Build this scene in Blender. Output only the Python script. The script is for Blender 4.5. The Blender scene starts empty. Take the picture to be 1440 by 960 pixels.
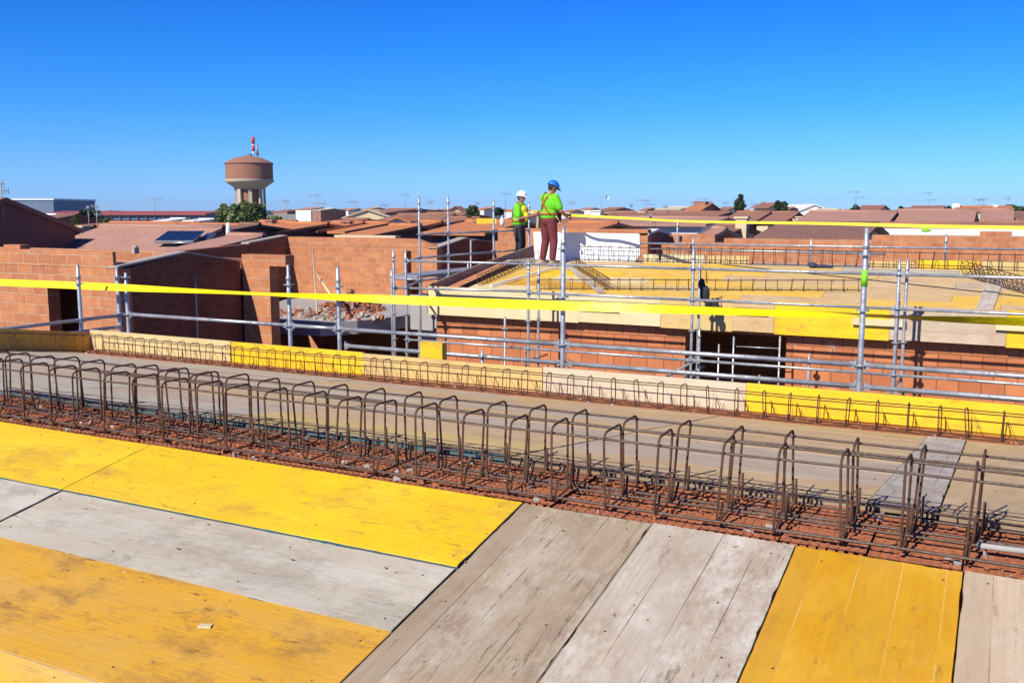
import bpy, bmesh, math, random
from mathutils import Vector, Matrix, noise
random.seed(7)
R = math.radians
scn = bpy.context.scene
col = scn.collection
GZ = -7.2                      # ground level; the camera's eye is the origin

# ------------------------------------------------------------------ frame of the place
# X runs along the roof ridge to the right, Y away over the roofs, Z up.
PITCH = math.atan(183/1340.0); YAW = R(27.25)
def ray(x, y):
    cx = x-720; cy = 480-y; f = 1340.0
    F = f*math.cos(PITCH)+cy*math.sin(PITCH); U = -f*math.sin(PITCH)+cy*math.cos(PITCH)
    return Vector((-math.sin(YAW)*F+math.cos(YAW)*cx, math.cos(YAW)*F+math.sin(YAW)*cx, U)), F
def at(x, y, F):               # a point seen in direction (x, y) at F metres ahead
    r, f = ray(x, y); return r*(F/f)
def atY(x, y, Y):
    r, f = ray(x, y); return r*(Y/r.y)
def atX(x, y, X):
    r, f = ray(x, y); return r*(X/r.x)

# ------------------------------------------------------------------ mesh builder
class MB:
    def __init__(s): s.v = []; s.f = []; s.u = []; s.m = []; s.sm = []
    def face(s, pts, uv=None, mi=0, smooth=False):
        b = len(s.v); pts = [Vector(p) for p in pts]; s.v += pts
        s.f.append(tuple(range(b, b+len(pts))))
        if uv is None:
            n = Vector((0, 0, 0))
            for i in range(1, len(pts)-1): n += (pts[i]-pts[0]).cross(pts[i+1]-pts[0])
            a = [abs(c) for c in n]
            if a[2] >= a[0] and a[2] >= a[1]: uv = [(p.x, p.y) for p in pts]
            elif a[0] > a[1]: uv = [(p.y, p.z) for p in pts]
            else: uv = [(p.x, p.z) for p in pts]
        s.u.append(uv); s.m.append(mi); s.sm.append(smooth)
    def box(s, x0, x1, y0, y1, z0, z1, mi=0, M=None, side=None):
        P = [Vector((x, y, z)) for z in (z0, z1) for y in (y0, y1) for x in (x0, x1)]
        if M: P = [M @ p for p in P]
        F = [((4,5,7,6), 0), ((0,2,3,1), 0), ((0,1,5,4), 1), ((2,6,7,3), 1), ((1,3,7,5), 2), ((0,4,6,2), 2)]
        L = [Vector((x, y, z)) for z in (z0, z1) for y in (y0, y1) for x in (x0, x1)]
        for k, (idx, ax) in enumerate(F):
            uv = [((L[i].x, L[i].y), (L[i].x, L[i].z), (L[i].y, L[i].z))[ax] for i in idx]
            s.face([P[i] for i in idx], uv, (side if (side is not None and k > 0) else mi))
    def prism(s, poly, axis, a0, a1, mi=0):   # poly in the two other axes, extruded along axis
        def mk(p, a):
            if axis == 'X': return Vector((a, p[0], p[1]))
            if axis == 'Y': return Vector((p[0], a, p[1]))
            return Vector((p[0], p[1], a))
        A = [mk(p, a0) for p in poly]; B = [mk(p, a1) for p in poly]
        s.face(A, None, mi); s.face(list(reversed(B)), None, mi)
        n = len(poly)
        for i in range(n):
            j = (i+1) % n; s.face([A[j], A[i], B[i], B[j]], None, mi)
    def tube(s, pts, r, n=8, cap=True, mi=0, closed=False):
        pts = [Vector(p) for p in pts]; k = len(pts)
        rs = r if isinstance(r, (list, tuple)) else [r]*k
        rings = []; up = None
        for i in range(k):
            if closed: d = pts[(i+1) % k]-pts[i-1]
            elif i == 0: d = pts[1]-pts[0]
            elif i == k-1: d = pts[-1]-pts[-2]
            else: d = (pts[i]-pts[i-1]).normalized()+(pts[i+1]-pts[i]).normalized()
            d.normalize()
            if up is None:
                up = Vector((0, 0, 1)) if abs(d.z) < .9 else Vector((1, 0, 0))
            a = d.cross(up).normalized(); up = a.cross(d).normalized()
            b = len(s.v)
            for q in range(n):
                t = 2*math.pi*q/n; s.v.append(pts[i]+(a*math.cos(t)+up*math.sin(t))*rs[i])
            rings.append(b)
        m = k if closed else k-1
        for i in range(m):
            b0 = rings[i]; b1 = rings[(i+1) % k]
            for q in range(n):
                q2 = (q+1) % n
                s.f.append((b0+q, b0+q2, b1+q2, b1+q)); s.m.append(mi); s.sm.append(True)
                s.u.append([(q/n, i), ((q+1)/n, i), ((q+1)/n, i+1), (q/n, i+1)])
        if cap and not closed:
            for b, fl in ((rings[0], 1), (rings[-1], 0)):
                idx = list(range(b, b+n));
                if fl: idx.reverse()
                s.f.append(tuple(idx)); s.m.append(mi); s.sm.append(False); s.u.append([(0, 0)]*n)
    def lathe(s, prof, c, n=24, mi=0, smooth=True):
        c = Vector(c); b = len(s.v)
        for (r, z) in prof:
            for q in range(n):
                t = 2*math.pi*q/n; s.v.append(c+Vector((r*math.cos(t), r*math.sin(t), z)))
        for i in range(len(prof)-1):
            for q in range(n):
                q2 = (q+1) % n
                s.f.append((b+i*n+q, b+i*n+q2, b+(i+1)*n+q2, b+(i+1)*n+q)); s.m.append(mi); s.sm.append(smooth)
                R0 = max(prof[i][0], .01)
                s.u.append([(q*6.283*R0/n, prof[i][1]), ((q+1)*6.283*R0/n, prof[i][1]), ((q+1)*6.283*R0/n, prof[i+1][1]), (q*6.283*R0/n, prof[i+1][1])])
    def ell(s, c, rx, ry, rz, n=12, M=None, mi=0):
        c = Vector(c); b = len(s.v); k = n//2
        for i in range(k+1):
            ph = math.pi*i/k
            for q in range(n):
                t = 2*math.pi*q/n
                p = Vector((rx*math.sin(ph)*math.cos(t), ry*math.sin(ph)*math.sin(t), rz*math.cos(ph)))
                if M: p = M @ p
                s.v.append(c+p)
        for i in range(k):
            for q in range(n):
                q2 = (q+1) % n
                s.f.append((b+i*n+q, b+(i+1)*n+q, b+(i+1)*n+q2, b+i*n+q2)); s.m.append(mi); s.sm.append(True)
                s.u.append([(0, 0)]*4)
    def mesh(s, name, mats):
        me = bpy.data.meshes.new(name)
        me.from_pydata([tuple(v) for v in s.v], [], s.f)
        for m in (mats if isinstance(mats, (list, tuple)) else [mats]): me.materials.append(m)
        me.polygons.foreach_set('material_index', s.m)
        me.polygons.foreach_set('use_smooth', s.sm)
        ul = me.uv_layers.new(name='UVMap'); flat = []
        for poly in s.u:
            for uv in poly: flat += [uv[0], uv[1]]
        ul.data.foreach_set('uv', flat)
        me.update(); return me
    def build(s, name, mats, parent=None):
        o = bpy.data.objects.new(name, s.mesh(name, mats)); col.objects.link(o)
        if parent: o.parent = parent
        return o
def tag(o, label=None, cat=None, group=None, kind=None):
    if label: o['label'] = label
    if cat: o['category'] = cat
    if group: o['group'] = group
    if kind: o['kind'] = kind
    return o
def empty(name, loc=(0, 0, 0), rz=0, label=None, cat=None, group=None):
    o = bpy.data.objects.new(name, None); col.objects.link(o); o.location = loc; o.rotation_euler = (0, 0, rz)
    o.empty_display_size = .1
    return tag(o, label, cat, group)
def copy_obj(o, parent):
    c = o.copy(); col.objects.link(c); c.parent = parent; return c
def copy_tree(o, parent=None):
    c = o.copy(); col.objects.link(c); c.parent = parent
    for ch in list(o.children): copy_tree(ch, c)
    return c

# ------------------------------------------------------------------ materials
class NG:
    def __init__(s, name, rough=.8, metal=0, spec=None):
        s.m = bpy.data.materials.new(name); s.m.use_nodes = True; s.t = s.m.node_tree
        s.b = s.t.nodes['Principled BSDF']; s.b.inputs['Roughness'].default_value = rough
        s.b.inputs['Metallic'].default_value = metal
        if spec is not None: s.b.inputs['Specular IOR Level'].default_value = spec
    def n(s, t, **k):
        nd = s.t.nodes.new(t)
        for a, v in k.items():
            if a in nd.inputs.keys(): nd.inputs[a].default_value = v
            else: setattr(nd, a, v)
        return nd
    def l(s, a, b): s.t.links.new(a, b)
    def uv(s, sc=(1, 1, 1), rnd=True, obj=False):
        tc = s.n('ShaderNodeTexCoord'); mp = s.n('ShaderNodeMapping'); mp.inputs['Scale'].default_value = sc
        src = tc.outputs['Object' if obj else 'UV']
        if rnd:
            oi = s.n('ShaderNodeObjectInfo'); mu = s.n('ShaderNodeVectorMath', operation='SCALE'); mu.inputs[0].default_value = (37, 53, 17)
            s.l(oi.outputs['Random'], mu.inputs['Scale'])
            ad = s.n('ShaderNodeVectorMath', operation='ADD'); s.l(src, ad.inputs[0]); s.l(mu.outputs[0], ad.inputs[1]); src = ad.outputs[0]
        s.l(src, mp.inputs['Vector']); return mp.outputs[0]
    def noise(s, vec, scale, detail=4, rough=.6, lo=.3, hi=.7):
        nz = s.n('ShaderNodeTexNoise'); nz.inputs['Scale'].default_value = scale; nz.inputs['Detail'].default_value = detail
        nz.inputs['Roughness'].default_value = rough; s.l(vec, nz.inputs['Vector'])
        mr = s.n('ShaderNodeMapRange'); mr.inputs['From Min'].default_value = lo; mr.inputs['From Max'].default_value = hi
        s.l(nz.outputs['Fac'], mr.inputs['Value']); return mr.outputs[0]
    def mul(s, a, k):
        m = s.n('ShaderNodeMath', operation='MULTIPLY'); s.l(a, m.inputs[0])
        if isinstance(k, (int, float)): m.inputs[1].default_value = k
        else: s.l(k, m.inputs[1])
        return m.outputs[0]
    def mix(s, fac, a, b, mode='MIX'):
        m = s.n('ShaderNodeMix', data_type='RGBA', blend_type=mode)
        for v, i in ((fac, 0), (a, 6), (b, 7)):
            if hasattr(v, 'is_linked') or hasattr(v, 'node'): s.l(v, m.inputs[i])
            elif i: m.inputs[i].default_value = tuple(v)+(1,) if len(v) == 3 else v
            else: m.inputs[0].default_value = v
        return m.outputs[2]
    def color(s, c):
        if hasattr(c, 'node'): s.l(c, s.b.inputs['Base Color'])
        else: s.b.inputs['Base Color'].default_value = tuple(c)+(1,)
    def bump(s, h, strength=.3, dist=.01):
        b = s.n('ShaderNodeBump'); b.inputs['Strength'].default_value = strength; b.inputs['Distance'].default_value = dist
        s.l(h, b.inputs['Height']); s.l(b.outputs[0], s.b.inputs['Normal'])

def wood(name, base, wear, dirt=(.16, .1, .05), wear_amt=.5, dirt_amt=.4, rough=.62, lam=0, grain=.35, bright=.25, white=.0, crack=.0, lamline=(.06, .04, .025), lamk=.75):
    g = NG(name, rough)
    v = g.uv(); vg = g.uv((1.2, 26, 1)); vs = g.uv((1.1, 4.2, 1)); vb = g.uv((1, 1.7, 1))
    c = g.mix(g.mul(g.noise(vs, 1.6, 7, .7, .40, .64), wear_amt), base, wear)
    grain_f = g.noise(vg, 3.0, 6, .75, .35, .7)
    c = g.mix(g.mul(grain_f, grain), c, [x*.58 for x in wear])
    c = g.mix(g.mul(g.noise(v, 1.1, 6, .7, .47, .75), bright), c, (min(.9, base[0]*1.2+.05), min(.9, base[1]*1.25+.06), min(.8, base[2]*1.4+.09)))
    if white:
        c = g.mix(g.mul(g.noise(vb, 2.3, 9, .78, .47, .62), white), c, (.66, .625, .55))
    # smeared stains, scuffs, dark flecks
    c = g.mix(g.mul(g.noise(vb, 2.2, 9, .8, .50, .64), dirt_amt), c, dirt)
    c = g.mix(g.mul(g.noise(g.uv((.7, 2.2, 1)), .9, 8, .72, .50, .66), dirt_amt*.7), c, [x*.7+y*.3 for x, y in zip(base, dirt)])
    c = g.mix(g.mul(g.noise(vs, 5.5, 7, .8, .575, .66), dirt_amt), c, [x*.55 for x in dirt])
    vw = g.n('ShaderNodeTexVoronoi'); vw.inputs['Scale'].default_value = 11; g.l(g.uv((1, 1.2, 1)), vw.inputs['Vector'])
    dn = g.n('ShaderNodeMath', operation='MULTIPLY_ADD'); g.l(g.noise(v, 40, 3, .7, 0, 1), dn.inputs[0]); dn.inputs[1].default_value = .16; g.l(vw.outputs['Distance'], dn.inputs[2])
    mw = g.n('ShaderNodeMapRange'); mw.inputs['From Min'].default_value = .16; mw.inputs['From Max'].default_value = .12; g.l(dn.outputs[0], mw.inputs['Value'])
    c = g.mix(g.mul(g.mul(mw.outputs[0], g.noise(v, 3.1, 3, .6, .52, .57)), .55), c, (.62, .58, .52))
    vo = g.n('ShaderNodeTexVoronoi'); vo.inputs['Scale'].default_value = 16; g.l(g.uv((1, 1.6, 1)), vo.inputs['Vector'])
    mr = g.n('ShaderNodeMapRange'); mr.inputs['From Min'].default_value = .09; mr.inputs['From Max'].default_value = .05; g.l(vo.outputs['Distance'], mr.inputs['Value'])
    gate = g.noise(v, 6, 3, .6, .55, .60)
    c = g.mix(g.mul(g.mul(mr.outputs[0], gate), .75), c, (.07, .045, .03))
    h = grain_f
    if crack:
        nz = g.noise(g.uv((.55, 9, 1)), 1.6, 6, .6, 0, 1)
        sb = g.n('ShaderNodeMath', operation='SUBTRACT'); g.l(nz, sb.inputs[0]); sb.inputs[1].default_value = .5
        ab = g.n('ShaderNodeMath', operation='ABSOLUTE'); g.l(sb.outputs[0], ab.inputs[0])
        mr2 = g.n('ShaderNodeMapRange'); mr2.inputs['From Min'].default_value = .006; mr2.inputs['From Max'].default_value = .001; g.l(ab.outputs[0], mr2.inputs['Value'])
        c = g.mix(g.mul(g.mul(mr2.outputs[0], g.noise(v, 2.2, 3, .5, .5, .56)), crack), c, (.06, .04, .025))
    if lam:
        sp = g.n('ShaderNodeSeparateXYZ'); g.l(g.uv(rnd=False), sp.inputs[0])
        oi = g.n('ShaderNodeObjectInfo')
        d = g.n('ShaderNodeMath', operation='DIVIDE'); g.l(sp.outputs[1], d.inputs[0]); d.inputs[1].default_value = lam
        d2 = g.n('ShaderNodeMath', operation='ADD'); g.l(d.outputs[0], d2.inputs[0]); g.l(oi.outputs['Random'], d2.inputs[1])
        fr = g.n('ShaderNodeMath', operation='FRACT'); g.l(d2.outputs[0], fr.inputs[0])
        lt = g.n('ShaderNodeMath', operation='LESS_THAN'); g.l(fr.outputs[0], lt.inputs[0]); lt.inputs[1].default_value = .026
        fl = g.n('ShaderNodeMath', operation='FLOOR'); g.l(d2.outputs[0], fl.inputs[0])
        wn = g.n('ShaderNodeTexWhiteNoise', noise_dimensions='1D'); g.l(fl.outputs[0], wn.inputs['W'])
        pw = g.n('ShaderNodeMath', operation='POWER'); g.l(wn.outputs['Value'], pw.inputs[0]); pw.inputs[1].default_value = 2.0
        c = g.mix(g.mul(pw.outputs[0], .55), c, [x*.55+y*.45 for x, y in zip(dirt, base)])
        c = g.mix(g.mul(g.mul(lt.outputs[0], g.noise(vs, 2, 4, .6, .44, .55)), lamk), c, lamline)
    g.color(c); g.bump(h, .3, .004)
    return g.m
W = {}
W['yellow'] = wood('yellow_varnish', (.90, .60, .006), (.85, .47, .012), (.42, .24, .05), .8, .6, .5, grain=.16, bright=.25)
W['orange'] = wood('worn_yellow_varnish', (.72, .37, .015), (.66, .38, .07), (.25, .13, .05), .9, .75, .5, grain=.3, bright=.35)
W['gold'] = wood('golden_varnish', (.86, .52, .04), (.80, .52, .14), (.40, .24, .08), .8, .45, .55, grain=.25, bright=.4)
W['amber'] = wood('amber_varnish', (.70, .38, .010), (.62, .28, .006), (.42, .21, .04), .8, .55, .42, lam=.125, grain=.22, bright=.75, lamline=(.80, .58, .22), lamk=.5)
W['grey'] = wood('cement_grey_board', (.52, .475, .385), (.48, .40, .28), (.24, .20, .155), .8, .55, .75, grain=.28, white=.4)
W['ash'] = wood('ash_grey_board', (.56, .485, .36), (.50, .42, .29), (.30, .24, .17), .8, .5, .75, grain=.3, white=.25)
W['straw'] = wood('straw_board', (.70, .55, .26), (.64, .48, .2), (.38, .27, .14), .6, .35, .65, grain=.25)
W['pale'] = wood('pale_board', (.66, .57, .40), (.60, .49, .31), (.36, .28, .18), .7, .4, .7, grain=.3, white=.2)
W['white'] = wood('chalky_board', (.53, .47, .38), (.47, .36, .25), (.31, .20, .13), .7, .65, .8, lam=.125, grain=.4, white=.85, crack=.7)
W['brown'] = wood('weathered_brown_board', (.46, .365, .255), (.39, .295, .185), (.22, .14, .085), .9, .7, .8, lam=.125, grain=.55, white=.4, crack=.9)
W['beige'] = wood('beige_board', (.60, .46, .31), (.53, .39, .24), (.30, .22, .15), .7, .5, .75, lam=.167, grain=.35, white=.3, crack=.3)
W['tan'] = wood('tan_board', (.66, .45, .21), (.58, .38, .17), (.34, .24, .14), .7, .5, .75, grain=.3, white=.2)
W['buff'] = wood('buff_yellow_board', (.72, .50, .16), (.62, .45, .2), (.36, .25, .12), .7, .4, .7, grain=.3)
W['cream'] = wood('cream_board', (.76, .63, .36), (.72, .55, .25), (.42, .30, .16), .6, .3, .65, grain=.2)
W['edge'] = wood('board_edge', (.30, .22, .13), (.25, .18, .1), grain=.5)
def plain(name, c, rough=.7, metal=0, var=.2, sc=8, c2=None, bump=0, spec=None):
    g = NG(name, rough, metal, spec); v = g.uv(obj=True)
    f = g.noise(v, sc, 5, .65, .35, .7)
    g.color(g.mix(g.mul(f, var if c2 is None else var), c, c2 or [x*.5 for x in c]))
    if bump: g.bump(f, bump, .01)
    return g.m
W['teal'] = plain('teal_edge_paint', (.012, .13, .17), .7, c2=(.16, .13, .09), var=1, sc=14)
M = {}
M['rust'] = plain('rusty_rebar', (.058, .032, .022), .85, 0, .8, 22, (.17, .07, .032), .5)
M['bar'] = plain('grey_rebar', (.12, .09, .07), .5, .4, .7, 18, (.10, .055, .035), .4)
M['zinc'] = plain('galvanised_steel', (.56, .58, .59), .38, .5, .85, 6, (.27, .28, .28), .5)
M['zincd'] = plain('dull_galvanised_steel', (.42, .44, .46), .5, .5, .6, 9, (.27, .28, .29), .15)
M['tape'] = plain('yellow_plastic_tape', (.86, .71, .0), .42, 0, .3, 6, (.78, .57, .0), .5)
M['cord'] = plain('yellow_cord', (.80, .66, .04), .6, 0, .2, 9)
M['green'] = plain('green_sticker', (.22, .75, .02), .5, 0, .1)
M['blacks'] = plain('matt_black', (.02, .02, .024), .8, 0, .3)
M['navy'] = plain('navy_fabric', (.03, .045, .09), .8, 0, .4)
def brick(name, c1, c2, mortar, w=.30, h=.19, ms=.012, rib=True, dirty=.3):
    g = NG(name, .9); v = g.uv(rnd=False)
    b = g.n('ShaderNodeTexBrick'); b.inputs['Scale'].default_value = 1; b.inputs['Brick Width'].default_value = w; b.inputs['Row Height'].default_value = h
    b.inputs['Mortar Size'].default_value = ms; b.inputs['Mortar Smooth'].default_value = .2
    b.inputs['Color1'].default_value = c1+(1,); b.inputs['Color2'].default_value = c2+(1,); b.inputs['Mortar'].default_value = mortar+(1,)
    wob = g.n('ShaderNodeTexNoise'); wob.inputs['Scale'].default_value = 2.5; g.l(v, wob.inputs['Vector'])
    sc = g.n('ShaderNodeVectorMath', operation='SCALE'); sc.inputs['Scale'].default_value = .05; g.l(wob.outputs['Color'], sc.inputs[0])
    ad = g.n('ShaderNodeVectorMath', operation='ADD'); g.l(v, ad.inputs[0]); g.l(sc.outputs[0], ad.inputs[1]); g.l(ad.outputs[0], b.inputs['Vector'])
    c = g.mix(g.mul(g.noise(v, 3.5, 6, .7, .4, .75), dirty), b.outputs['Color'], mortar)
    c = g.mix(g.mul(g.noise(v, 5, 8, .8, .42, .68), .55), c, [x*.55 for x in c1])
    c = g.mix(g.mul(g.noise(v, 1.1, 7, .7, .62, .70), .6), c, (.55, .45, .36))
    g.color(c)
    inv = g.n('ShaderNodeMath', operation='SUBTRACT'); inv.inputs[0].default_value = 1; g.l(b.outputs['Fac'], inv.inputs[1])
    if rib:
        wv = g.n('ShaderNodeTexWave', bands_direction='X'); wv.inputs['Scale'].default_value = 9; g.l(v, wv.inputs['Vector'])
        m2 = g.n('ShaderNodeMath', operation='MULTIPLY_ADD'); g.l(wv.outputs['Fac'], m2.inputs[0]); m2.inputs[1].default_value = .25; g.l(inv.outputs[0], m2.inputs[2])
        g.bump(m2.outputs[0], 1.0, .015)
    else: g.bump(inv.outputs[0], .6, .01)
    return g.m
M['block'] = brick('clay_block_masonry', (.64, .225, .085), (.46, .145, .055), (.22, .09, .045), .32, .20, .008, dirty=.12)
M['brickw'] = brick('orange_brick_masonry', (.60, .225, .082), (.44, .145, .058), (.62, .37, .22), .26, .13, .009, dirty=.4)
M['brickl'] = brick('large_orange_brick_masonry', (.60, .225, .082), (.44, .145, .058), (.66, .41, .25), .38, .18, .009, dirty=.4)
M['brick_shade'] = brick('shade_darkened_brick_masonry', (.26, .08, .035), (.17, .055, .028), (.30, .16, .10), .26, .13, .009, dirty=.3)  # orange brick darkened in colour to deepen the shade on the gables
M['claytop'] = plain('broken_clay_block', (.44, .15, .06), .9, 0, .7, 30, (.27, .085, .04), .5)
M['mortar'] = plain('mortar', (.42, .38, .34), .95, 0, .5, 14, (.3, .22, .17), .6)
M['concrete'] = plain('raw_concrete', (.40, .38, .36), .9, 0, .5, 3, (.27, .25, .24), .3)
M['whitewall'] = plain('white_insulation_panel', (.86, .87, .89), .6, 0, .25, 5, (.62, .63, .64))
M['wrender'] = plain('white_render', (.78, .75, .70), .9, 0, .25, 1.2, (.6, .56, .5))
M['cream'] = plain('cream_render', (.66, .52, .33), .9, 0, .25, 1.2, (.5, .4, .27))
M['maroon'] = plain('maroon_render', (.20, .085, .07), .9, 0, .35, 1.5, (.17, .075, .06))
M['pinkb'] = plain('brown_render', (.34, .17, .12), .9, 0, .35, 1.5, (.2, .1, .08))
def tiles(name, c1, c2, sc=4.2):
    g = NG(name, .85); v = g.uv(rnd=False)
    wv = g.n('ShaderNodeTexWave', bands_direction='X'); wv.inputs['Scale'].default_value = sc/2; wv.inputs['Distortion'].default_value = .15; g.l(v, wv.inputs['Vector'])
    wy = g.n('ShaderNodeTexWave', bands_direction='Y', wave_profile='SAW'); wy.inputs['Scale'].default_value = 1.3; g.l(v, wy.inputs['Vector'])
    c = g.mix(g.noise(v, .8, 8, .8, .35, .7), c1, c2)
    c = g.mix(g.mul(g.noise(v, 5, 3, .6, .45, .7), .5), c, [x*.6 for x in c1])
    g.color(c)
    m = g.n('ShaderNodeMath', operation='MULTIPLY_ADD'); g.l(wy.outputs['Fac'], m.inputs[0]); m.inputs[1].default_value = .4; g.l(wv.outputs['Fac'], m.inputs[2])
    g.bump(m.outputs[0], .8, .03); return g.m
M['t_brown'] = tiles('brown_roof_tiles', (.40, .185, .115), (.27, .13, .09))
M['t_mauve'] = tiles('mauve_roof_tiles', (.50, .27, .20), (.38, .20, .15))
M['t_orange'] = tiles('orange_roof_tiles', (.62, .23, .085), (.46, .17, .075))
M['t_dark'] = tiles('dark_roof_tiles', (.29, .145, .10), (.2, .105, .08))
M['t_grey'] = plain('grey_sheet_roof', (.27, .29, .25), .7, 0, .4, .3, (.22, .24, .2))
M['t_red'] = plain('red_sheet_roof', (.42, .09, .07), .6, 0, .3, .2)
M['t_white'] = plain('white_sheet_roof', (.80, .80, .80), .6, 0, .2, .3)
M['t_cream'] = plain('cream_sheet_roof', (.62, .52, .36), .8, 0, .2, .5)
M['bluesheet'] = plain('blue_grey_cladding', (.14, .20, .30), .6, 0, .3, .05)
M['glass'] = plain('window_glass', (.05, .07, .10), .12, 0, .2, .5)
M['solar'] = plain('solar_cell_glass', (.012, .022, .045), .15, 0, .3, 1.5)
M['alu'] = plain('aluminium', (.5, .5, .5), .4, .8, .3, 9)
M['dark'] = plain('shade_and_grille_black', (.035, .03, .028), .95, 0, .3, 2)  # near-black painted on inner faces as their shade; fan grilles share it
M['acw'] = plain('white_appliance', (.75, .75, .72), .5, 0, .15, 6)
M['towerb'] = brick('tower_brickwork', (.38, .17, .10), (.34, .15, .09), (.30, .15, .10), .5, .12, .006, rib=False, dirty=.15)
M['towerc'] = plain('tower_concrete', (.55, .45, .33), .9, 0, .4, .5, (.4, .32, .24))
M['pole'] = plain('grey_pole', (.3, .31, .33), .6, .3, .3, 5)
M['antr'] = plain('red_white_mast', (.65, .04, .05), .5, 0, .2)
M['orangep'] = plain('orange_plastic', (.60, .15, .05), .6, 0, .2)
def leafmat(name, c, c2):
    g = NG(name, .6); v = g.uv(rnd=False, obj=True)
    g.color(g.mix(g.noise(v, .9, 5, .7, .4, .62), c, c2)); return g.m
M['leaf'] = leafmat('green_leaves', (.07, .12, .025), (.15, .18, .045))
M['leafd'] = leafmat('dark_leaves', (.028, .06, .02), (.05, .09, .028))
M['bark'] = plain('bark', (.14, .10, .07), .9, 0, .5, 8)
def ground():
    g = NG('ground_soil', .95); v = g.uv(rnd=False, obj=True)
    c = g.mix(g.noise(v, .02, 6, .6, .4, .6), (.30, .25, .15), (.22, .21, .12))
    c = g.mix(g.noise(v, .004, 4, .5, .45, .55), c, (.17, .17, .10))
    g.color(c); return g.m
M['ground'] = ground()
M['alley'] = plain('dark_asphalt_yard', (.085, .08, .075), .95, 0, .5, .6, (.13, .115, .10))

# ------------------------------------------------------------------ ground, street
g = MB(); n = 48
ring = [0, 40, 90, 200, 500, 1200, 3000, 7000, 14000]
for i in range(len(ring)-1):
    for q in range(n):
        a0 = 2*math.pi*q/n; a1 = 2*math.pi*(q+1)/n
        P = [Vector((r*math.cos(a), r*math.sin(a), GZ)) for r, a in ((ring[i], a0), (ring[i+1], a0), (ring[i+1], a1), (ring[i], a1))]
        if i == 0: P = [P[0], P[1], P[2]]
        g.face(P)
tag(g.build('ground', M['ground']), kind='structure')
g = MB(); g.box(-60, 50, -12, 48, GZ+.001, GZ+.006)
tag(g.build('yard', M['alley']), kind='structure')

# ------------------------------------------------------------------ our roof: boards
FS = math.tan(R(10)); RS = math.tan(R(8)); RY0 = 3.58; RZ0 = -1.052
def fz(y): return -1.085+FS*(y-3.1)
def rz(y): return RZ0-RS*(y-RY0)
def board(label, x0, x1, y0, y1, zf, mat, along='X', edge='edge', group=None, th=.027, gap=.0, cat='board', name='formwork_board', dz=None):
    slope = math.atan((zf(1.0)-zf(0.0)))
    cx = (x0+x1)/2; cy = (y0+y1)/2
    ly = (y1-y0)/math.cos(slope); lx = x1-x0
    m = MB()
    jx = random.uniform(-.0015, .0015)
    hx = lx/2-gap/2; hy = ly/2-gap/2
    near = cy < 7.5
    Lx, Ly = (hx, hy) if along == 'X' else (hy, hx)
    out = []
    def side(p, q, inw):
        d = Vector(q)-Vector(p); n_ = max(2, int(d.length/(.03 if near else .25)))
        chip = 0
        for i in range(n_):
            t = (i+random.uniform(-.25, .25))/n_ if i else 0
            if chip <= 0 and random.random() < (.05 if near else 0): chip = random.randint(1, 3); dep = random.uniform(.0015, .0045)
            e_ = abs(random.gauss(0, .0007)) if near else 0
            if chip > 0 and i: e_ += dep; chip -= 1
            out.append(Vector(p)+d*t+Vector(inw)*e_)
    side((-Lx, -Ly), (Lx, -Ly), (0, 1)); side((Lx, -Ly), (Lx, Ly), (-1, 0)); side((Lx, Ly), (-Lx, Ly), (0, -1)); side((-Lx, Ly), (-Lx, -Ly), (1, 0))
    RM = Matrix.Rotation(R(90) if along != 'X' else 0, 4, 'Z')
    top = [RM @ Vector((p.x, p.y, 0)) for p in out]; ch = [RM @ Vector((p.x*(1+.001/Lx), p.y*(1+.001/Ly), -.0016)) for p in out]; bot = [v+Vector((0, 0, -th)) for v in ch]
    m.face(top, [(p.x, p.y) for p in out], 0)
    for i in range(len(out)):
        j = (i+1) % len(out)
        m.face([ch[i], ch[j], top[j], top[i]], [(out[i].x, out[i].y), (out[j].x, out[j].y), (out[j].x, out[j].y), (out[i].x, out[i].y)], 0)
        m.face([bot[i], bot[j], ch[j], ch[i]], [(out[i].x+out[i].y, 0), (out[j].x+out[j].y, 0), (out[j].x+out[j].y, th), (out[i].x+out[i].y, th)], 1)
    m.face(list(reversed(bot)), [(0, 0)]*len(bot), 1)
    o = m.build(name, [W[mat], W[edge]])
    o.location = (cx, cy, zf(cy)+(random.uniform(-.003, .003) if dz is None else dz))
    o.rotation_euler = (slope+random.uniform(-.0012, .0012), random.uniform(-.0008, .0008), random.uniform(-.001, .001))
    return tag(o, label, cat, group)
B = board
B('bright yellow shuttering board beside the red block strip, at the left frame edge', -5.5, -3.503, 2.617, 3.1, fz, 'yellow', edge='teal')
B('long bright yellow shuttering board touching the red block strip, above the grey board', -3.497, -1.553, 2.617, 3.1, fz, 'yellow', edge='teal')
B('short grey board end at the left edge between two yellow rows', -5.5, -3.503, 2.238, 2.611, fz, 'grey', edge='teal', dz=-.003)
B('long cement grey board lying between the bright yellow and the orange yellow board', -3.49, -1.56, 2.238, 2.611, fz, 'grey', edge='teal', dz=-.004)
B('large orange yellow scuffed board in the lower left foreground below the grey board', -3.56, -1.553, 1.737, 2.232, fz, 'orange', edge='tan')
B('dull orange tan board corner cut by the bottom left of the picture', -4.2, -2.0, 1.24, 1.731, fz, 'gold', edge='edge')
for (x0, x1, y0, y1, k) in ((-5.6, -3.566, 1.737, 2.232, 'orange'), (-1.995, -1.56, 1.24, 1.731, 'tan'), (-3.6, -1.56, .74, 1.234, 'yellow'), (-3.6, -1.56, .24, .734, 'orange'), (-3.6, -1.56, -.26, .234, 'grey'), (-5.6, -3.606, .24, .734, 'grey'), (-5.6, -3.606, .74, 1.234, 'buff')):
    B('shuttering board of the near roof slope around the photographer', x0, x1, y0, y1, fz, k, group='boards of the near slope outside the picture')
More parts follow.
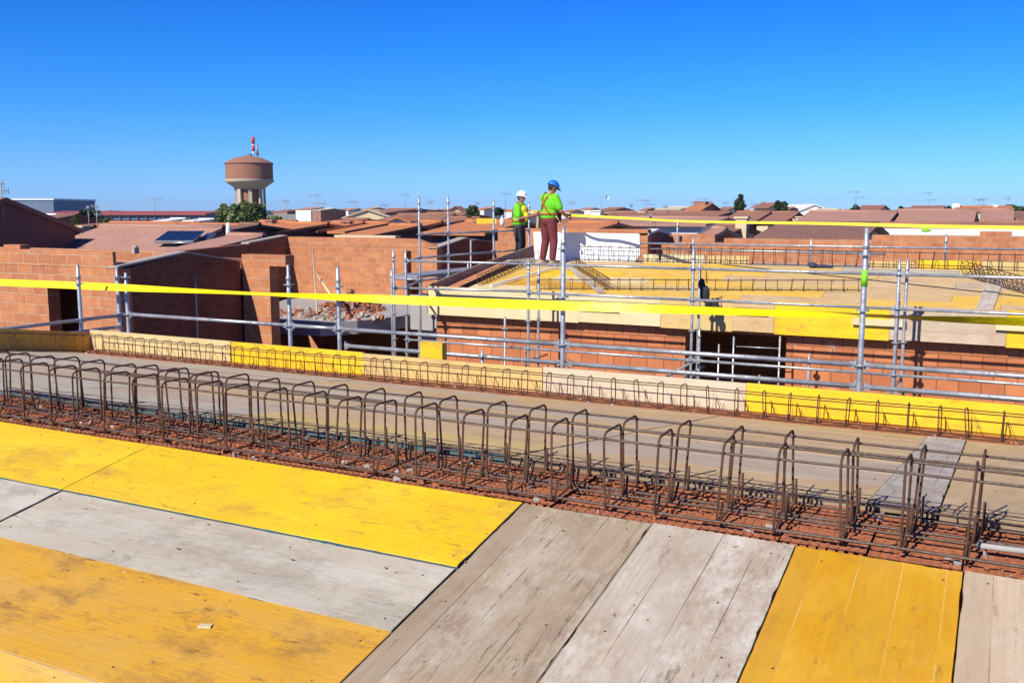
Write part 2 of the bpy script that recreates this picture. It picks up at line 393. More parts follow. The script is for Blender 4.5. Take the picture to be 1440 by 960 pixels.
RB = [(-1.547, -1.045, 'brown', 'weathered brown board with long cracks, first on the left of those running upslope'),
      (-1.04, -.552, 'white', 'chalky white board with grey stains between the brown and the amber board'),
      (-.547, -.053, 'amber', 'amber yellow board running upslope in the lower right foreground'),
      (-.047, .45, 'beige', 'beige grey board at the lower right corner beside the amber board')]
for x0, x1, k, lb in RB: B(lb, x0, x1, 1.1, 3.1, fz, k, 'Y')
for x0, x1, k in ((.456, .95, 'yellow'), (.956, 1.45, 'beige'), (1.456, 1.95, 'amber'), (1.956, 2.45, 'grey')):
    B('shuttering board of the near roof slope right of the picture', x0, x1, 1.1, 3.1, fz, k, 'Y', group='boards right of the picture')
for x0, x1, k in ((-1.547, -1.045, 'tan'), (-1.04, -.552, 'beige'), (-.547, -.053, 'grey'), (-.047, .45, 'tan'), (.456, .95, 'orange')):
    B('shuttering board of the near roof slope under the photographer', x0, x1, -.9, 1.094, fz, k, 'Y', group='boards under the photographer')
# rear slope, rows along the ridge
rows = [(3.58, 4.07), (4.075, 4.57), (4.575, 5.07), (5.075, 5.57), (5.575, 6.07), (6.075, 6.57), (6.575, 7.0)]
colr = [['ash', 'ash', 'ash', 'beige', 'tan'], ['ash', 'ash', 'beige', 'tan', 'beige'], ['ash', 'beige', 'tan', 'beige', 'beige'],
        ['ash', 'beige', 'ash', 'tan', 'tan'], ['ash', 'beige', 'beige', 'beige', 'tan'], ['ash', 'beige', 'tan', 'tan', 'tan'], ['beige', 'ash', 'beige', 'tan', 'tan']]
segs = [(-9.05, -7.2), (-7.195, -5.2), (-5.195, -3.6), (-3.595, -1.85), (-1.845, -.393)]
rl = {'ash': 'warm grey weathered board on the rear slope behind the rebar cages', 'beige': 'beige board on the rear slope behind the rebar cages',
      'tan': 'tan board on the rear slope behind the rebar cages', 'buff': 'buff yellow board on the rear slope behind the rebar cages'}
for i, (y0, y1) in enumerate(rows):
    for j, (x0, x1) in enumerate(segs):
        k = colr[i][j]
        if i == 0 and j == 3: k = 'buff'
        B(rl[k], x0, x1, y0, y1, rz, k, edge='teal' if i == 0 and j < 4 else 'edge', group=k+' boards of the rear slope')
B('narrow pale grey plank running down the rear slope at the right, between tan boards', -.387, -.153, 3.58, 7.0, rz, 'white', 'Y', dz=.004)
for k, (x0, x1, c) in enumerate(((-.147, .45, 'tan'), (.456, .95, 'beige'), (.956, 1.45, 'tan'), (1.456, 2.45, 'beige'))):
    B(['wide tan board on the rear slope just right of the pale grey plank', 'rear slope board right of the picture', 'rear slope board right of the picture', 'rear slope board right of the picture'][k],
      x0, x1, 3.58, 7.0, rz, c, 'Y', group=None if k == 0 else 'rear slope boards right of the picture')
for o_ in [q for q in list(col.objects) if q.name.startswith('formwork_board') and q.location.y < 3.2 and -5.6 < q.location.x < 1]:
    d_ = o_.dimensions if False else None
    xs2 = [v.co.x for v in o_.data.vertices]; ys2 = [v.co.y for v in o_.data.vertices]; m = MB()
    lx_ = max(xs2); ly_ = max(ys2); al = lx_ > ly_
    for t_ in (-.92, -.30, .33, .93):
        for u_ in (-.7, .72):
            x_, y_ = (lx_*t_, ly_*u_) if al else (lx_*u_, ly_*t_)
            x_ += random.uniform(-.02, .02); y_ += random.uniform(-.02, .02)
            m = MB(); m.lathe([(.0, .0014), (.0036, .0012), (.004, 0)], (x_, y_, 0), 8); m.build('nail', M['rust'], o_)
# fine debris lying on the boards
m = MB()
for k in range(150):
    if k < 80: x = random.uniform(-4.5, .4); y = random.uniform(1.4, 3.08); z = fz(y)
    else: x = random.uniform(-6, .4); y = random.uniform(3.65, 6.8); z = rz(y)
    s = random.choice((.001, .0015, .002, .003))
    m.box(-s*random.uniform(1, 4), s*2, -s, s, 0, s*.8, 0, Matrix.Translation((x, y, z+.001)) @ Matrix.Rotation(random.uniform(0, 6), 4, 'Z'))
tag(m.build('wood_crumbs', W['edge']), 'dark crumbs and splinters strewn over the shuttering boards', 'debris', kind='stuff')
m = MB()
pts = [Vector((-1.36+.0*i, 2.05, 0)) for i in range(1)]
m = MB(); m.box(-.02, .02, -.011, .011, 0, .006, 0, Matrix.Translation((-2.12, 2.05, fz(2.05)+.001)) @ Matrix.Rotation(.4, 4, 'Z'))
tag(m.build('wood_chip', W['cream']), 'pale wood chip lying on the scuffed orange yellow board', 'chip')

# ------------------------------------------------------------------ our building (under the boards)
hb = empty('brick_building', (0, 0, 0), 0, 'brick building under the near roof with hollow clay blocks along its ridge', 'building')
m = MB()   # top of the ridge wall: hollow clay blocks with open cells
CS = .030; HS = .0085; Y0r, Y1r = 3.105, 3.575
ny = int((Y1r-Y0r)/CS); zt = -1.082
x = -6.4
while x < 1.2:
    blk = .28; nx = int(blk/CS); dzb = random.uniform(-.006, .004)
    for i in range(nx):
        for j in range(ny):
            cx = x+(i+.5)*CS; cy = Y0r+(j+.5)*(Y1r-Y0r)/ny; h = CS/2; hy = (Y1r-Y0r)/ny/2
            z = zt+dzb
            r = HS*random.uniform(.7, 1.35); rx = r*random.choice((1, 1, 1.5))
            if rx > h*.85: rx = h*.85
            o = [(cx-h, cy-hy), (cx+h, cy-hy), (cx+h, cy+hy), (cx-h, cy+hy)]
            q = [(cx-rx, cy-r), (cx+rx, cy-r), (cx+rx, cy+r), (cx-rx, cy+r)]
            for a in range(4):
                b = (a+1) % 4
                m.face([(o[a][0], o[a][1], z), (o[b][0], o[b][1], z), (q[b][0], q[b][1], z), (q[a][0], q[a][1], z)])
                m.face([(q[a][0], q[a][1], z), (q[b][0], q[b][1], z), (q[b][0], q[b][1], z-.04), (q[a][0], q[a][1], z-.04)])
            m.face([(px_, py_, z-.04) for px_, py_ in q])
    x += nx*CS+.006
m.build('block_top', M['claytop'], hb)
m = MB(); m.box(-9.3, 3, 3.107, 3.573, GZ, -1.135)
m.build('ridge_wall', M['block'], hb)
m = MB()
m.box(-9.25, 3, 7.02, 7.27, GZ, -1.575); m.build('rear_wall', M['block'], hb)
m = MB(); m.box(-9.3, 3, -2.6, -2.35, GZ, fz(-2.35)-.1); m.build('front_wall', M['block'], hb)
m = MB()
pr = [(-2.35, GZ), (7.02, GZ), (7.02, -1.60), (3.58, -1.15), (3.1, -1.15), (-2.35, fz(-2.35)-.1)]
m.prism(pr, 'X', -9.3, -9.05); m.prism(pr, 'X', 2.75, 3.0); m.build('gable_wall', M['block'], hb)
m = MB()   # rear eave: rough clay top in front of the edge board
m.box(-9.05, 2.7, 7.003, 7.30, -1.57, -1.545)
m.build('eave_course', M['claytop'], hb)
m = MB()
for k in range(900):       # broken block bits and mortar crumbs, ridge and eave
    if k < 560: x = random.uniform(-6.2, .8); y = random.uniform(3.11, 3.56); z = -1.082
    else: x = random.uniform(-9, .6); y = random.uniform(7.01, 7.2); z = -1.545
    s = random.uniform(.003, .012)
    m.box(-s, s*random.uniform(.5, 1.5), -s, s, 0, s*random.uniform(.5, 1.2), random.choice((0, 0, 0, 1)), Matrix.Translation((x, y, z)) @ Matrix.Rotation(random.uniform(0, 6), 4, Vector((random.random(), random.random(), 1)).normalized()))
tag(m.build('rubble_crumbs', [M['claytop'], M['mortar']]), 'crumbs of broken clay block and mortar under the rebar cages', 'rubble', kind='stuff')

# edge boards of our roof
def eboard(label, x0, x1, y, z0, z1, mat, th=.027, name='edge_board', group=None):
    m = MB(); m.box(x0, x1, y, y+th, z0, z1, 0, None, 0)
    o = m.build(name, [W[mat]]); bv = o.modifiers.new('b', 'BEVEL'); bv.width = .003
    return tag(o, label, 'board', group)
EB = [(-9.12, -7.02, 'straw', 'straw coloured upright edge board at the left corner of the near roof'),
      (-7.015, -5.36, 'yellow', 'bright yellow upright edge board next to the corner one on the near eave'),
      (-5.355, -3.47, 'buff', 'buff yellow upright edge board below the yellow offcut on the near eave'),
      (-3.465, -1.72, 'pale', 'pale cream edge board in the middle of the near eave right of a cut end'),
      (-1.715, .35, 'yellow', 'long bright yellow edge board of the near eave at the right frame side'),
      (.355, 2.7, 'yellow', 'yellow edge board of the near eave right of the picture')]
for i, (x0, x1, k, lb) in enumerate(EB):
    eboard(lb, x0, x1, 7.303+(.008 if i % 2 else 0), -1.60, (-1.325, -1.33, -1.338, -1.325, -1.32, -1.32)[i], k)
m = MB()
sl = RS
p = [(7.34, rz(7.34)-.10), (7.34, rz(7.34)+.22), (3.34, rz(3.34)+.26), (-1.5, fz(-1.5)+.22), (-1.5, fz(-1.5)-.1), (3.34, -1.16)]
m.prism(p, 'X', -9.15, -9.122)
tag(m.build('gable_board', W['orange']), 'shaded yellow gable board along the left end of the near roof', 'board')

# ------------------------------------------------------------------ rebar cages
def rr_loop(w, h, r, n=4):                # rounded rectangle in (y, z), bottom at 0
    P = []
    for cy, cz, a0 in ((w/2-r, r, -90), (w/2-r, h-r, 0), (-w/2+r, h-r, 90), (-w/2+r, r, 180)):
        for k in range(n+1):
            a = R(a0+90*k/n); P.append((cy+r*math.cos(a), cz+r*math.sin(a)))
    return P
def stirrup_mesh(w, h, r=.0045, stub=False, seed=0):
    rnd = random.Random(seed); m = MB()
    P = rr_loop(w, h, .028)
    P2 = []
    for i, (y, z) in enumerate(P):
        P2.append(Vector((.006*math.sin(z*9+seed), y*(1+.10*(1-z/h)*rnd.uniform(-.5, .5)), z)))
    m.tube(P2, r, 7, closed=True)
    m.tube([P2[-3]+Vector((.008, 0, 0)), Vector((.008, -w/2+.03, h*.18+.02))], r, 6)      # closing hook
    if stub: m.tube([(.012, w/2-.012, .01), (.012, w/2-.014, .105)], .0052, 6)
    return m.mesh('stirrup', M['rust'])
def wob_bar(x0, x1, y, z, amp=.004, seed=0, steps=24):
    rnd = random.Random(seed); a, b, c = (rnd.uniform(0, 6) for _ in range(3))
    return [Vector((x0+(x1-x0)*i/steps, y+amp*math.sin(a+i*.7), z+amp*math.sin(b+i*.5)+amp*.5*math.sin(c+i*1.7))) for i in range(steps+1)]
def cage(label, x0, x1, y, zb, w, h, xs, bars, stub=True, group=None, r=.0045, br=.0045, seed=1, zx=None):
    root = empty('rebar_cage', ((x0+x1)/2, y, zb), 0, label, 'rebar cage', group)
    ox = (x0+x1)/2
    meshes = [stirrup_mesh(w, h, r, stub, seed+i) for i in range(4)]
    rnd = random.Random(seed)
    for i, x in enumerate(xs):
        o = bpy.data.objects.new('stirrup', meshes[i % 4]); col.objects.link(o); o.parent = root
        o.location = (x-ox, rnd.uniform(-.006, .006), rnd.uniform(-.004, .004))
        o.rotation_euler = (rnd.uniform(-.025, .025), rnd.uniform(-.025, .025), rnd.uniform(-.06, .06))
    for k, (dy, dz, rad, mt) in enumerate(bars):
        m = MB(); m.tube(wob_bar(x0-ox+rnd.uniform(-.1, .1), x1-ox+rnd.uniform(-.05, .1), dy, dz, .003, seed+k), rad, 6)
        m.build('long_bar', M[mt], root)
    return root
XS = [-.03-.2*k for k in range(-6, 26)]
bf = [(-.072, .258, .0048, 'bar'), (.072, .262, .0048, 'bar'), (.072, .012, .005, 'bar'), (-.072, .012, .0055, 'bar')]
jit = random.Random(5)
cage('front rebar cage on the ridge strip, nearest row of tall hooped stirrups', -5.25, 1.3, 3.205, -1.068, .16, .285, [x+jit.uniform(-.015, .015) for x in XS if -5.2 < x < 1.2], bf, seed=3)
cage('second rebar cage on the ridge strip, behind the nearest row of stirrups', -5.25, 1.3, 3.395, -1.068, .15, .285, [x+jit.uniform(-.015, .015)+.005 for x in XS if -5.2 < x < 1.2]+[-3.46, -3.68], bf, seed=21)
# tails of the roof mesh poking out along the rear of the ridge strip
rm = empty('rebar_mesh', (0, 3.5, -1.05), 0, 'low welded mesh with short tails behind the second rebar cage', 'rebar mesh')
m = MB(); rnd = random.Random(4)
for k, yy in enumerate((.0, .06)):
    m.tube([Vector(v) for v in wob_bar(-5.2, 1.3, yy, .012+.01*k, .004, k+60)], .0035, 5)
m.build('long_wire', M['bar'], rm)
m = MB(); x = -5.1
while x < 1.2:
    if x < -1.6 and rnd.random() < .6: x += .15; continue
    L = rnd.uniform(.08, .32) if x > -1.2 else rnd.uniform(.06, .12)
    x += .04; m = MB(); m.tube([(x, .0, .02), (x+rnd.uniform(-.01, .01), .05, .022), (x+rnd.uniform(.0, .25)*L, .05+L, .026+rnd.uniform(-.02, .01)-L*.12)], .003, 5)
    x += rnd.uniform(.05, .10); m.build('cross_wire', M['bar'], rm)
cp = MB(); cp.tube([(-.02, 3.27, -1.052), (.1, 3.276, -1.052), (.2, 3.272, -1.046), (.8, 3.28, -1.05)], .010, 10)
tag(cp.build('grey_conduit', M['concrete']), 'pale plastic conduit lying inside the rebar cage at the right', 'conduit')

def eave_cage(label, P0, P1, spacing, w, h, diag=True, r=.004, seed=0, normal_w=True, group=None, tall=0):
    P0 = Vector(P0); P1 = Vector(P1); d = P1-P0; L = d.length
    root = empty('rebar_cage', P0, 0, label, 'rebar cage', group)
    root.rotation_euler = (0, -math.asin(d.z/L), math.atan2(d.y, d.x))
    meshes = [stirrup_mesh(w, h, r, False, seed+i) for i in range(3)]; rnd = random.Random(seed)
    n = int(L/spacing)
    for i in range(n+1):
        o = bpy.data.objects.new('stirrup', meshes[i % 3]); col.objects.link(o); o.parent = root
        o.location = (i*spacing+rnd.uniform(-.02, .02), rnd.uniform(-.005, .005), 0)
        o.rotation_euler = (rnd.uniform(-.04, .04), rnd.uniform(-.08, .08), rnd.uniform(-.15, .15))
    for dy, dz in ((-w/2, h-.02), (w/2, h-.02), (-w/2, .01), (w/2, .01)):
        m = MB(); m.tube([Vector(v) for v in wob_bar(0, L, dy*.9, dz, .003, seed+int(dz*100))], r*1.1, 5); m.build('long_bar', M['rust'], root)
    if diag:
        m = MB()
        zz = []
        for i in range(n):
            x = i*spacing+.02
            zz += [Vector((x, 0, .006)), Vector((x, 0, h-.01)), Vector((x+spacing*.42, w*.3, .006))]
        m.tube(zz, r*.7, 5)
        m.build('lattice_wire', M['rust'], root)
    return root
eave_cage('long low rebar cage with lattice wires in front of the near eave boards', (-8.95, 7.14, -1.545), (2.0, 7.14, -1.545), .2, .11, .205, seed=31)
eave_cage('shaded rebar cage along the gable board at the left of the near roof', (-8.99, 7.05, rz(7.05)+.01), (-8.99, 3.6, rz(3.6)+.01), .27, .12, .2, False, seed=37)

# ------------------------------------------------------------------ scaffolds
TR = .0242
def rosette(m, x, y, z):
    m.lathe([(.026, -.006), (.058, -.006), (.058, .006), (.026, .006)], (x, y, z), 10, smooth=False)
def standard(root, x, y, ztop, zbot=GZ, rad=TR, rz_=None, mat='zinc', name='standard'):
    m = MB(); m.tube([(x, y, zbot), (x, y, ztop-.16), (x, y, ztop-.15), (x, y, ztop)], [rad, rad, rad*.8, rad*.8], 12)
    m.lathe([(.0, -.02), (rad*1.2, -.02), (rad*1.2, .03), (rad, .03)], (x, y, ztop-.16), 12)
    o = m.build(name, M[mat], root)
    if rz_ is None: rz_ = []
    for z in rz_:
        if z < ztop:
            q = MB(); rosette(q, x, y, z); q.build('rosette', M[mat], o)
    return o
def ledger(root, p0, p1, mat='zinc', rad=TR, heads=True, name='ledger'):
    p0 = Vector(p0); p1 = Vector(p1); d = (p1-p0).normalized()
    m = MB(); m.tube([p0, p1], rad*.92, 12)
    if heads:
        for p, s in ((p0, 1), (p1, -1)):
            c = p+d*s*.028
            m.box(-.028, .028, -.018, .018, -.028, .028, 0, Matrix.Translation(c) @ d.to_track_quat('X', 'Z').to_matrix().to_4x4())
            m.box(-.006, .006, -.014, .014, -.055, .05, 0, Matrix.Translation(c-d*s*.02) @ d.to_track_quat('X', 'Z').to_matrix().to_4x4())
    return m.build(name, M[mat], root)
def plank(root, x0, x1, y0, y1, z, mat='zincd'):
    m = MB(); m.box(x0, x1, y0, y1, z-.05, z); return m.build('platform', M[mat], root)
ZR = [-.37, -.85, -1.33, -1.81, -2.29, -2.77, -3.25]
s1 = empty('scaffold', (-4, 8.7, GZ), 0, 'nearest galvanised scaffold standing just behind the near eave boards', 'scaffold')
s1.location = (0, 0, 0)
st_near = None
for x, y, zt_ in ((-1.06, 8.7, -.14), (-3.905, 8.7, -.15), (-6.7, 8.7, -.62), (-7.42, 8.7, -.62), (-10.12, 8.7, -.79), (1.9, 8.7, -.14)):
    o = standard(s1, x, y, zt_, rz_=ZR)
    if x == -1.06: st_near = o
q = MB(); q.tube([(-1.06, 8.7, -.64), (-1.06, 8.7, -.50)], TR+.003, 14); q.build('green_sticker', M['green'], st_near)
xs_ = [1.9, -1.06, -3.905, -6.7, -7.42, -10.12]
for a, b in zip(xs_[:-1], xs_[1:]): ledger(s1, (a-.03, 8.7, -1.33), (b+.03, 8.7, -1.33))
for a, b in ((1.9, -1.06), (-1.06, -3.905), (-3.905, -6.7)): ledger(s1, (a-.03, 8.76, -1.53), (b+.03, 8.76, -1.53), heads=True)
for a, b in zip(xs_[:-1], xs_[1:]):
    ledger(s1, (a-.03, 8.7, -3.25), (b+.03, 8.7, -3.25))
# return bay at the left corner, running away from the corner along the gable
cy = [(164, 375), (109, 372)]
p164 = atX(164, 375, -10.32); p109 = atX(109, 372, -10.32)
standard(s1, -10.32, p164.y, p164.z, rz_=ZR); standard(s1, -10.32, p109.y, p109.z, rz_=[-.9, -1.38, -1.86])
ledger(s1, (-10.32, p164.y, -1.36), (-10.32, 6.2, -1.36)); ledger(s1, (-10.25, p164.y-.05, -1.50), (-10.25, 6.2, -1.50))
standard(s1, -10.32, 6.15, -.9, rz_=ZR)
for x0, x1 in ((-10.1, -7.45), (-6.65, -3.95), (-3.85, -1.1), (-1.0, 1.85)):
    plank(s1, x0, x1, 7.75, 8.35, -3.3)
for x in (1.9, -1.06, -3.905, -6.7, -10.12):
    standard(s1, x, 8.0, -3.0, rz_=[-3.25]); ledger(s1, (x, 8.02, -3.30), (x, 8.68, -3.30), heads=False, name='transom')
# short standard head with wing nut behind the buff edge board
pz = atY(678, 497, 8.3)
sh = MB(); sh.tube([(pz.x, 8.3, -2.4), (pz.x, 8.3, pz.z-.03)], .016, 8); sh.lathe([(.0, 0), (.03, 0), (.03, .03), (.012, .05), (.012, .09), (.0, .09)], (pz.x, 8.3, pz.z-.05), 10)
sh.box(-.045, .045, -.006, .006, .0, .03, 0, Matrix.Translation((pz.x, 8.3, pz.z-.03)))
tag(sh.build('prop_head', M['zinc']), 'short steel prop head with wing nut poking up behind the buff edge board', 'prop')
# yellow offcut behind the parapet
m = MB(); p = atY(608, 500, 7.75); m.box(p.x-.12, p.x+.13, 7.72, 7.80, -1.75, atY(608, 481, 7.75).z)
o = m.build('board_offcut', [W['yellow']]); tag(o, 'bright yellow block offcut standing up behind the near eave boards', 'offcut')

# second scaffold, in front of the far roof
s2 = empty('scaffold', (0, 0, 0), 0, 'long galvanised scaffold in front of the brick wall of the far roof', 'scaffold')
Z2 = [-.93, -1.44, -1.95, -2.44, -2.95, -3.45]
for x, y, zt_, rd in ((-10.38, 15.2, -.71, TR), (-10.1, 15.2, -.73, TR), (-7.5, 15.2, -.86, TR), (-7.5, 15.62, -.98, TR), (-4.5, 15.2, -.60, TR), (-4.5, 15.58, -.80, TR), (-1.37, 15.2, -.70, TR), (-1.27, 15.32, -.70, TR), (1.8, 15.2, -.7, TR)):
    standard(s2, x, y, zt_, rz_=Z2, rad=rd)
X2 = [1.8, -1.37, -4.5, -7.5, -10.1]
for z in (-.93, -1.44, -2.44):
    for a, b in zip(X2[:-1], X2[1:]):
        if z == -1.44 and b == -10.1: ledger(s2, (a-.03, 15.25, z+.02), (-10.38, 15.25, z-.02)); continue
        ledger(s2, (a-.03, 15.2, z), (b+.03, 15.2, z))
for a, b in zip(X2[:-1], X2[1:]): ledger(s2, (a-.03, 15.1, -2.66), (b+.03, 15.1, -2.66))
for x in X2[:-1]:
    ledger(s2, (x, 15.22, -2.66), (x, 16.0, -2.66), heads=False, name='transom')
for a, b in zip(X2[:-1], X2[1:]): plank(s2, b+.05, a-.05, 15.35, 15.95, -3.2)
for px_, Y_, zt_ in ((984, 15.35, -1.9), (1262, 15.25, -1.2), (710, 15.6, -2.0), (1140, 15.9, -2.3)):
    x_ = atY(px_, 450, Y_).x; standard(s2, x_, Y_, zt_, rz_=[-2.44, -2.95])
ledger(s2, (-4.5, 15.22, -2.48), (-6.2, 15.22, -3.6), mat='zincd', heads=False, name='brace')
# thin props and rails at the dark doorway
dp = empty('door_guard', (0, 0, 0), 0, 'pale green steel guard frame across the dark doorway', 'guard frame')
for px_, y0, in ((1011, 484), (1032, 473), (1068, 527), (1097, 473)):
    t = atY(px_, y0, 15.7); m = MB(); m.tube([(t.x, 15.7, -4.2), (t.x, 15.7, t.z)], .016, 8); m.build('upright', M['zinc'], dp)
a_ = atY(1036, 487, 15.7); b_ = atY(1097, 490, 15.7); m = MB(); m.tube([a_, b_], .01, 6); m.build('rail', M['zinc'], dp)
t = atY(710, 445, 15.0); m = MB(); m.tube([(t.x, 15.0, GZ), (t.x, 15.0, t.z)], .02, 10); rosette(m, t.x, 15.0, t.z-.22)
tag(m.build('short_pole', M['zinc']), 'short lone scaffold pole before the far brick wall left of the tall pole', 'pole')

# gable-side scaffold beyond
s3 = empty('scaffold', (0, 0, 0), 0, 'tall scaffold at the left gable of the far roof under the white helmet worker', 'scaffold')
XG = -10.7
Z3 = [-1.9, -1.42, -.95, -.47, .03]
for px_, py_ in ((589, 275), (630, 275), (694, 280), (744, 283)):
    t = atX(px_, py_, XG); standard(s3, XG, t.y, t.z, rz_=Z3)
t = atX(662, 338, -11.4)
m = MB(); m.tube([(-11.4, t.y, GZ), (-11.4, t.y, t.z), (-11.4, t.y+.25, t.z+.02)], TR, 10); m.build('standard', M['zinc'], s3)
yg = [atX(q, 300, XG).y for q in (589, 630, 694, 744)]
for z in (-.47, -.95, -1.42):
    for a, b in zip(yg[:-1], yg[1:]): ledger(s3, (XG, a+.03, z), (XG, b-.03, z))
for z in (-.95, -1.42): ledger(s3, (-10.1, 15.25, z), (XG, yg[0], z), heads=False)
for a, b in zip(yg[:-1], yg[1:]): plank(s3, XG-.68, XG-.05, a, b, -1.32-.0)
for y in yg: ledger(s3, (XG, y, -1.4), (XG-.7, y, -1.4), heads=False, name='transom'); standard(s3, XG-.7, y, -1.2)
m = MB(); m.box(XG-.68, XG-.05, yg[-1]+.02, yg[-1]+1.6, -1.37, -1.32); m.build('platform', M['zincd'], s3)

# scaffold rails behind the far ridge
s4 = empty('scaffold', (0, 0, 0), 0, 'thin scaffold rails in front of the farthest brick parapets', 'scaffold')
YS = 21.2
for px_, py_ in ((953, 308), (975, 332), (1141, 335), (1331, 329)):
    t = atY(px_, py_, YS); standard(s4, t.x, YS, t.z, -2.0, rz_=[-.74])
xx = [atY(q, 345, YS).x for q in (898, 953, 975, 1141, 1331, 1520)]
ledger(s4, (xx[0], YS, -.74), (xx[5], YS, -.74), heads=False); ledger(s4, (xx[0]+.3, YS, -.86), (xx[3]+1.5, YS, -.88), heads=False)

# ------------------------------------------------------------------ barrier tapes
def ribbon(name, label, pts, wmax, mat):
    m = MB(); P = []; n = 10
    def cr(p0, p1, p2, p3, t): return .5*((2*p1)+(-p0+p2)*t+(2*p0-5*p1+4*p2-p3)*t*t+(-p0+3*p1-3*p2+p3)*t**3)
    for i in range(len(pts)-1):
        q = [pts[max(0, i-1)], pts[i], pts[i+1], pts[min(len(pts)-1, i+2)]]
        for k in range(n):
            t = k/n; px_, py_, a, Y = [cr(q[0][j], q[1][j], q[2][j], q[3][j], t) for j in range(4)]
            c = atY(px_, py_, Y); dv = Vector((0, math.sin(R(a)), math.cos(R(a)))); P.append((c+dv*wmax/2, c-dv*wmax/2))
    for i in range(len(P)-1): m.face([P[i][1], P[i+1][1], P[i+1][0], P[i][0]], [(0, 0)]*4, 0, False)
    me = m.mesh(name, mat); bm = bmesh.new(); bm.from_mesh(me); bmesh.ops.remove_doubles(bm, verts=bm.verts, dist=1e-5)
    for f in bm.faces: f.smooth = True
    bm.to_mesh(me); bm.free()
    o = bpy.data.objects.new(name, me); col.objects.link(o)
    return tag(o, label, 'tape')
tp = [(-60, 394, 22, 8.45), (0, 397, 20, 8.48), (100, 401, 16, 8.5), (165, 404, 26, 8.5), (250, 408, 56, 8.5), (340, 412, 73, 8.55), (400, 414.5, 68, 8.6), (480, 418, 45, 8.62), (560, 421.5, 22, 8.62), (640, 424.5, 8, 8.62), (720, 427.5, 5, 8.62), (800, 430, 12, 8.62), (900, 433.5, 32, 8.65), (970, 436, 46, 8.68), (1060, 439, 54, 8.72), (1150, 442, 66, 8.76), (1240, 445, 100, 8.79), (1340, 449, 128, 8.8), (1440, 452.5, 142, 8.8), (1540, 457, 150, 8.8)]
ribbon('barrier_tape', 'wide yellow barrier tape stretched across the whole near scaffold', tp, .098, M['tape'])
tp2 = [(744, 297, 20, 22.4), (772, 299, 20, 20.4), (802, 302.5, 20, 18.9), (860, 305.5, 40, 18.7), (960, 311, 45, 18.2), (1060, 313, 40, 17.6), (1170, 314.5, 35, 17), (1300, 318, 20, 16.4), (1440, 320.5, 20, 15.8), (1540, 322, 20, 15.4)]
ribbon('barrier_tape', 'thin yellow tape held by the two workers and running off to the right', tp2, .06, M['cord'])

# ------------------------------------------------------------------ far roof (building two)
DS = math.tan(R(8.5)); D0 = 16.2; DZ = -1.50
def dz2(y): return DZ+DS*(y-D0)
b2 = empty('brick_building', (0, 0, 0), 0, 'clay block building with a dark doorway under the far yellow roof', 'building')
def wall_open(m, x0, x1, y0, y1, z0, z1, holes, mi=0):   # holes: (hx0,hx1,hz0,hz1)
    holes = sorted(holes); cur = x0
    for (a, b, c, d) in holes:
        if a > cur: m.box(cur, a, y0, y1, z0, z1, mi)
        if c > z0: m.box(a, b, y0, y1, z0, c, mi)
        if d < z1: m.box(a, b, y0, y1, d, z1, mi)
        cur = b
    if cur < x1: m.box(cur, x1, y0, y1, z0, z1, mi)
m = MB(); wall_open(m, -10.08, 4.5, 16.25, 16.5, GZ, -1.56, [(-4.92, -3.17, -4.6, -2.09)]); m.build('front_wall', M['block'], b2)
m = MB()
pr = [(16.5, GZ), (20.8, GZ), (20.8, -1.2), (19.2, -1.12), (16.5, -1.56)]
m.prism(pr, 'X', -10.08, -9.83); m.prism(pr, 'X', 4.25, 4.5); m.box(-9.83, 4.25, 20.6, 20.8, GZ, -1.3)
m.build('side_wall', M['brickw'], b2)
m = MB(); m.prism([(16.26, -2.4), (20.5, -1.9), (20.5, -1.85), (16.26, -2.35)], 'X', -10.14, -9.3); m.build('wall_head', M['dark'], b2)  # near-black colour stands in for the shadow along the gable plank
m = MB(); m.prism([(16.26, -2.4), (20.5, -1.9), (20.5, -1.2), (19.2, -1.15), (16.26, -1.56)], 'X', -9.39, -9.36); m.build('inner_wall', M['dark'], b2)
m = MB(); m.box(-9.8, 4.2, 16.5, 20.6, -4.62, -4.5); m.build('floor_slab', M['concrete'], b2)
m = MB(); m.box(-5.15, -2.95, 16.0, 16.24, -4.62, -4.5); m.build('door_sill', M['concrete'], b2)
# deck boards
rows2 = [16.12, 16.62, 17.12, 17.62, 18.12, 18.62, 19.12]
pal = {0: ['cream', 'gold', 'gold', 'tan', 'gold', 'tan', 'gold'], 1: ['gold', 'orange', 'buff', 'gold', 'tan', 'gold', 'tan'],
       2: ['gold', 'cream', 'gold', 'buff', 'tan', 'buff', 'buff'], 3: ['gold', 'yellow', 'gold', 'tan', 'tan', 'beige', 'gold'],
       4: ['tan', 'gold', 'gold', 'buff', 'tan', 'tan', 'gold'], 5: ['cream', 'tan', 'gold', 'buff', 'grey', 'buff', 'gold']}
l2 = {'gold': 'golden yellow board of the far roof deck', 'cream': 'pale cream board of the far roof deck', 'yellow': 'bright yellow board of the far roof deck', 'orange': 'orange yellow scuffed board of the far roof deck',
      'tan': 'tan weathered board of the far roof deck', 'buff': 'buff yellow board of the far roof deck', 'beige': 'beige board of the far roof deck', 'grey': 'grey board of the far roof deck beside the navy bag'}
for i in range(6):
    off = (i % 2)*.7
    for j in range(7):
        x0 = max(-9.35, -10.0+2.0*j-off); x1 = -10.0+2.0*(j+1)-off-.006
        k = pal[i][j]
        B(l2[k], x0, x1, rows2[i], rows2[i+1]-.006, dz2, k, group=None if k == 'grey' else k+' boards of the far deck')
# reverse slope behind the far ridge
m = MB(); Zr = dz2(19.12)
m.box(-10, 4.2, 19.13, 20.6, Zr-.06, Zr-.03); tag(m.build('ridge_slab', M['concrete']), 'grey slab behind the rebar on the far ridge', 'slab')
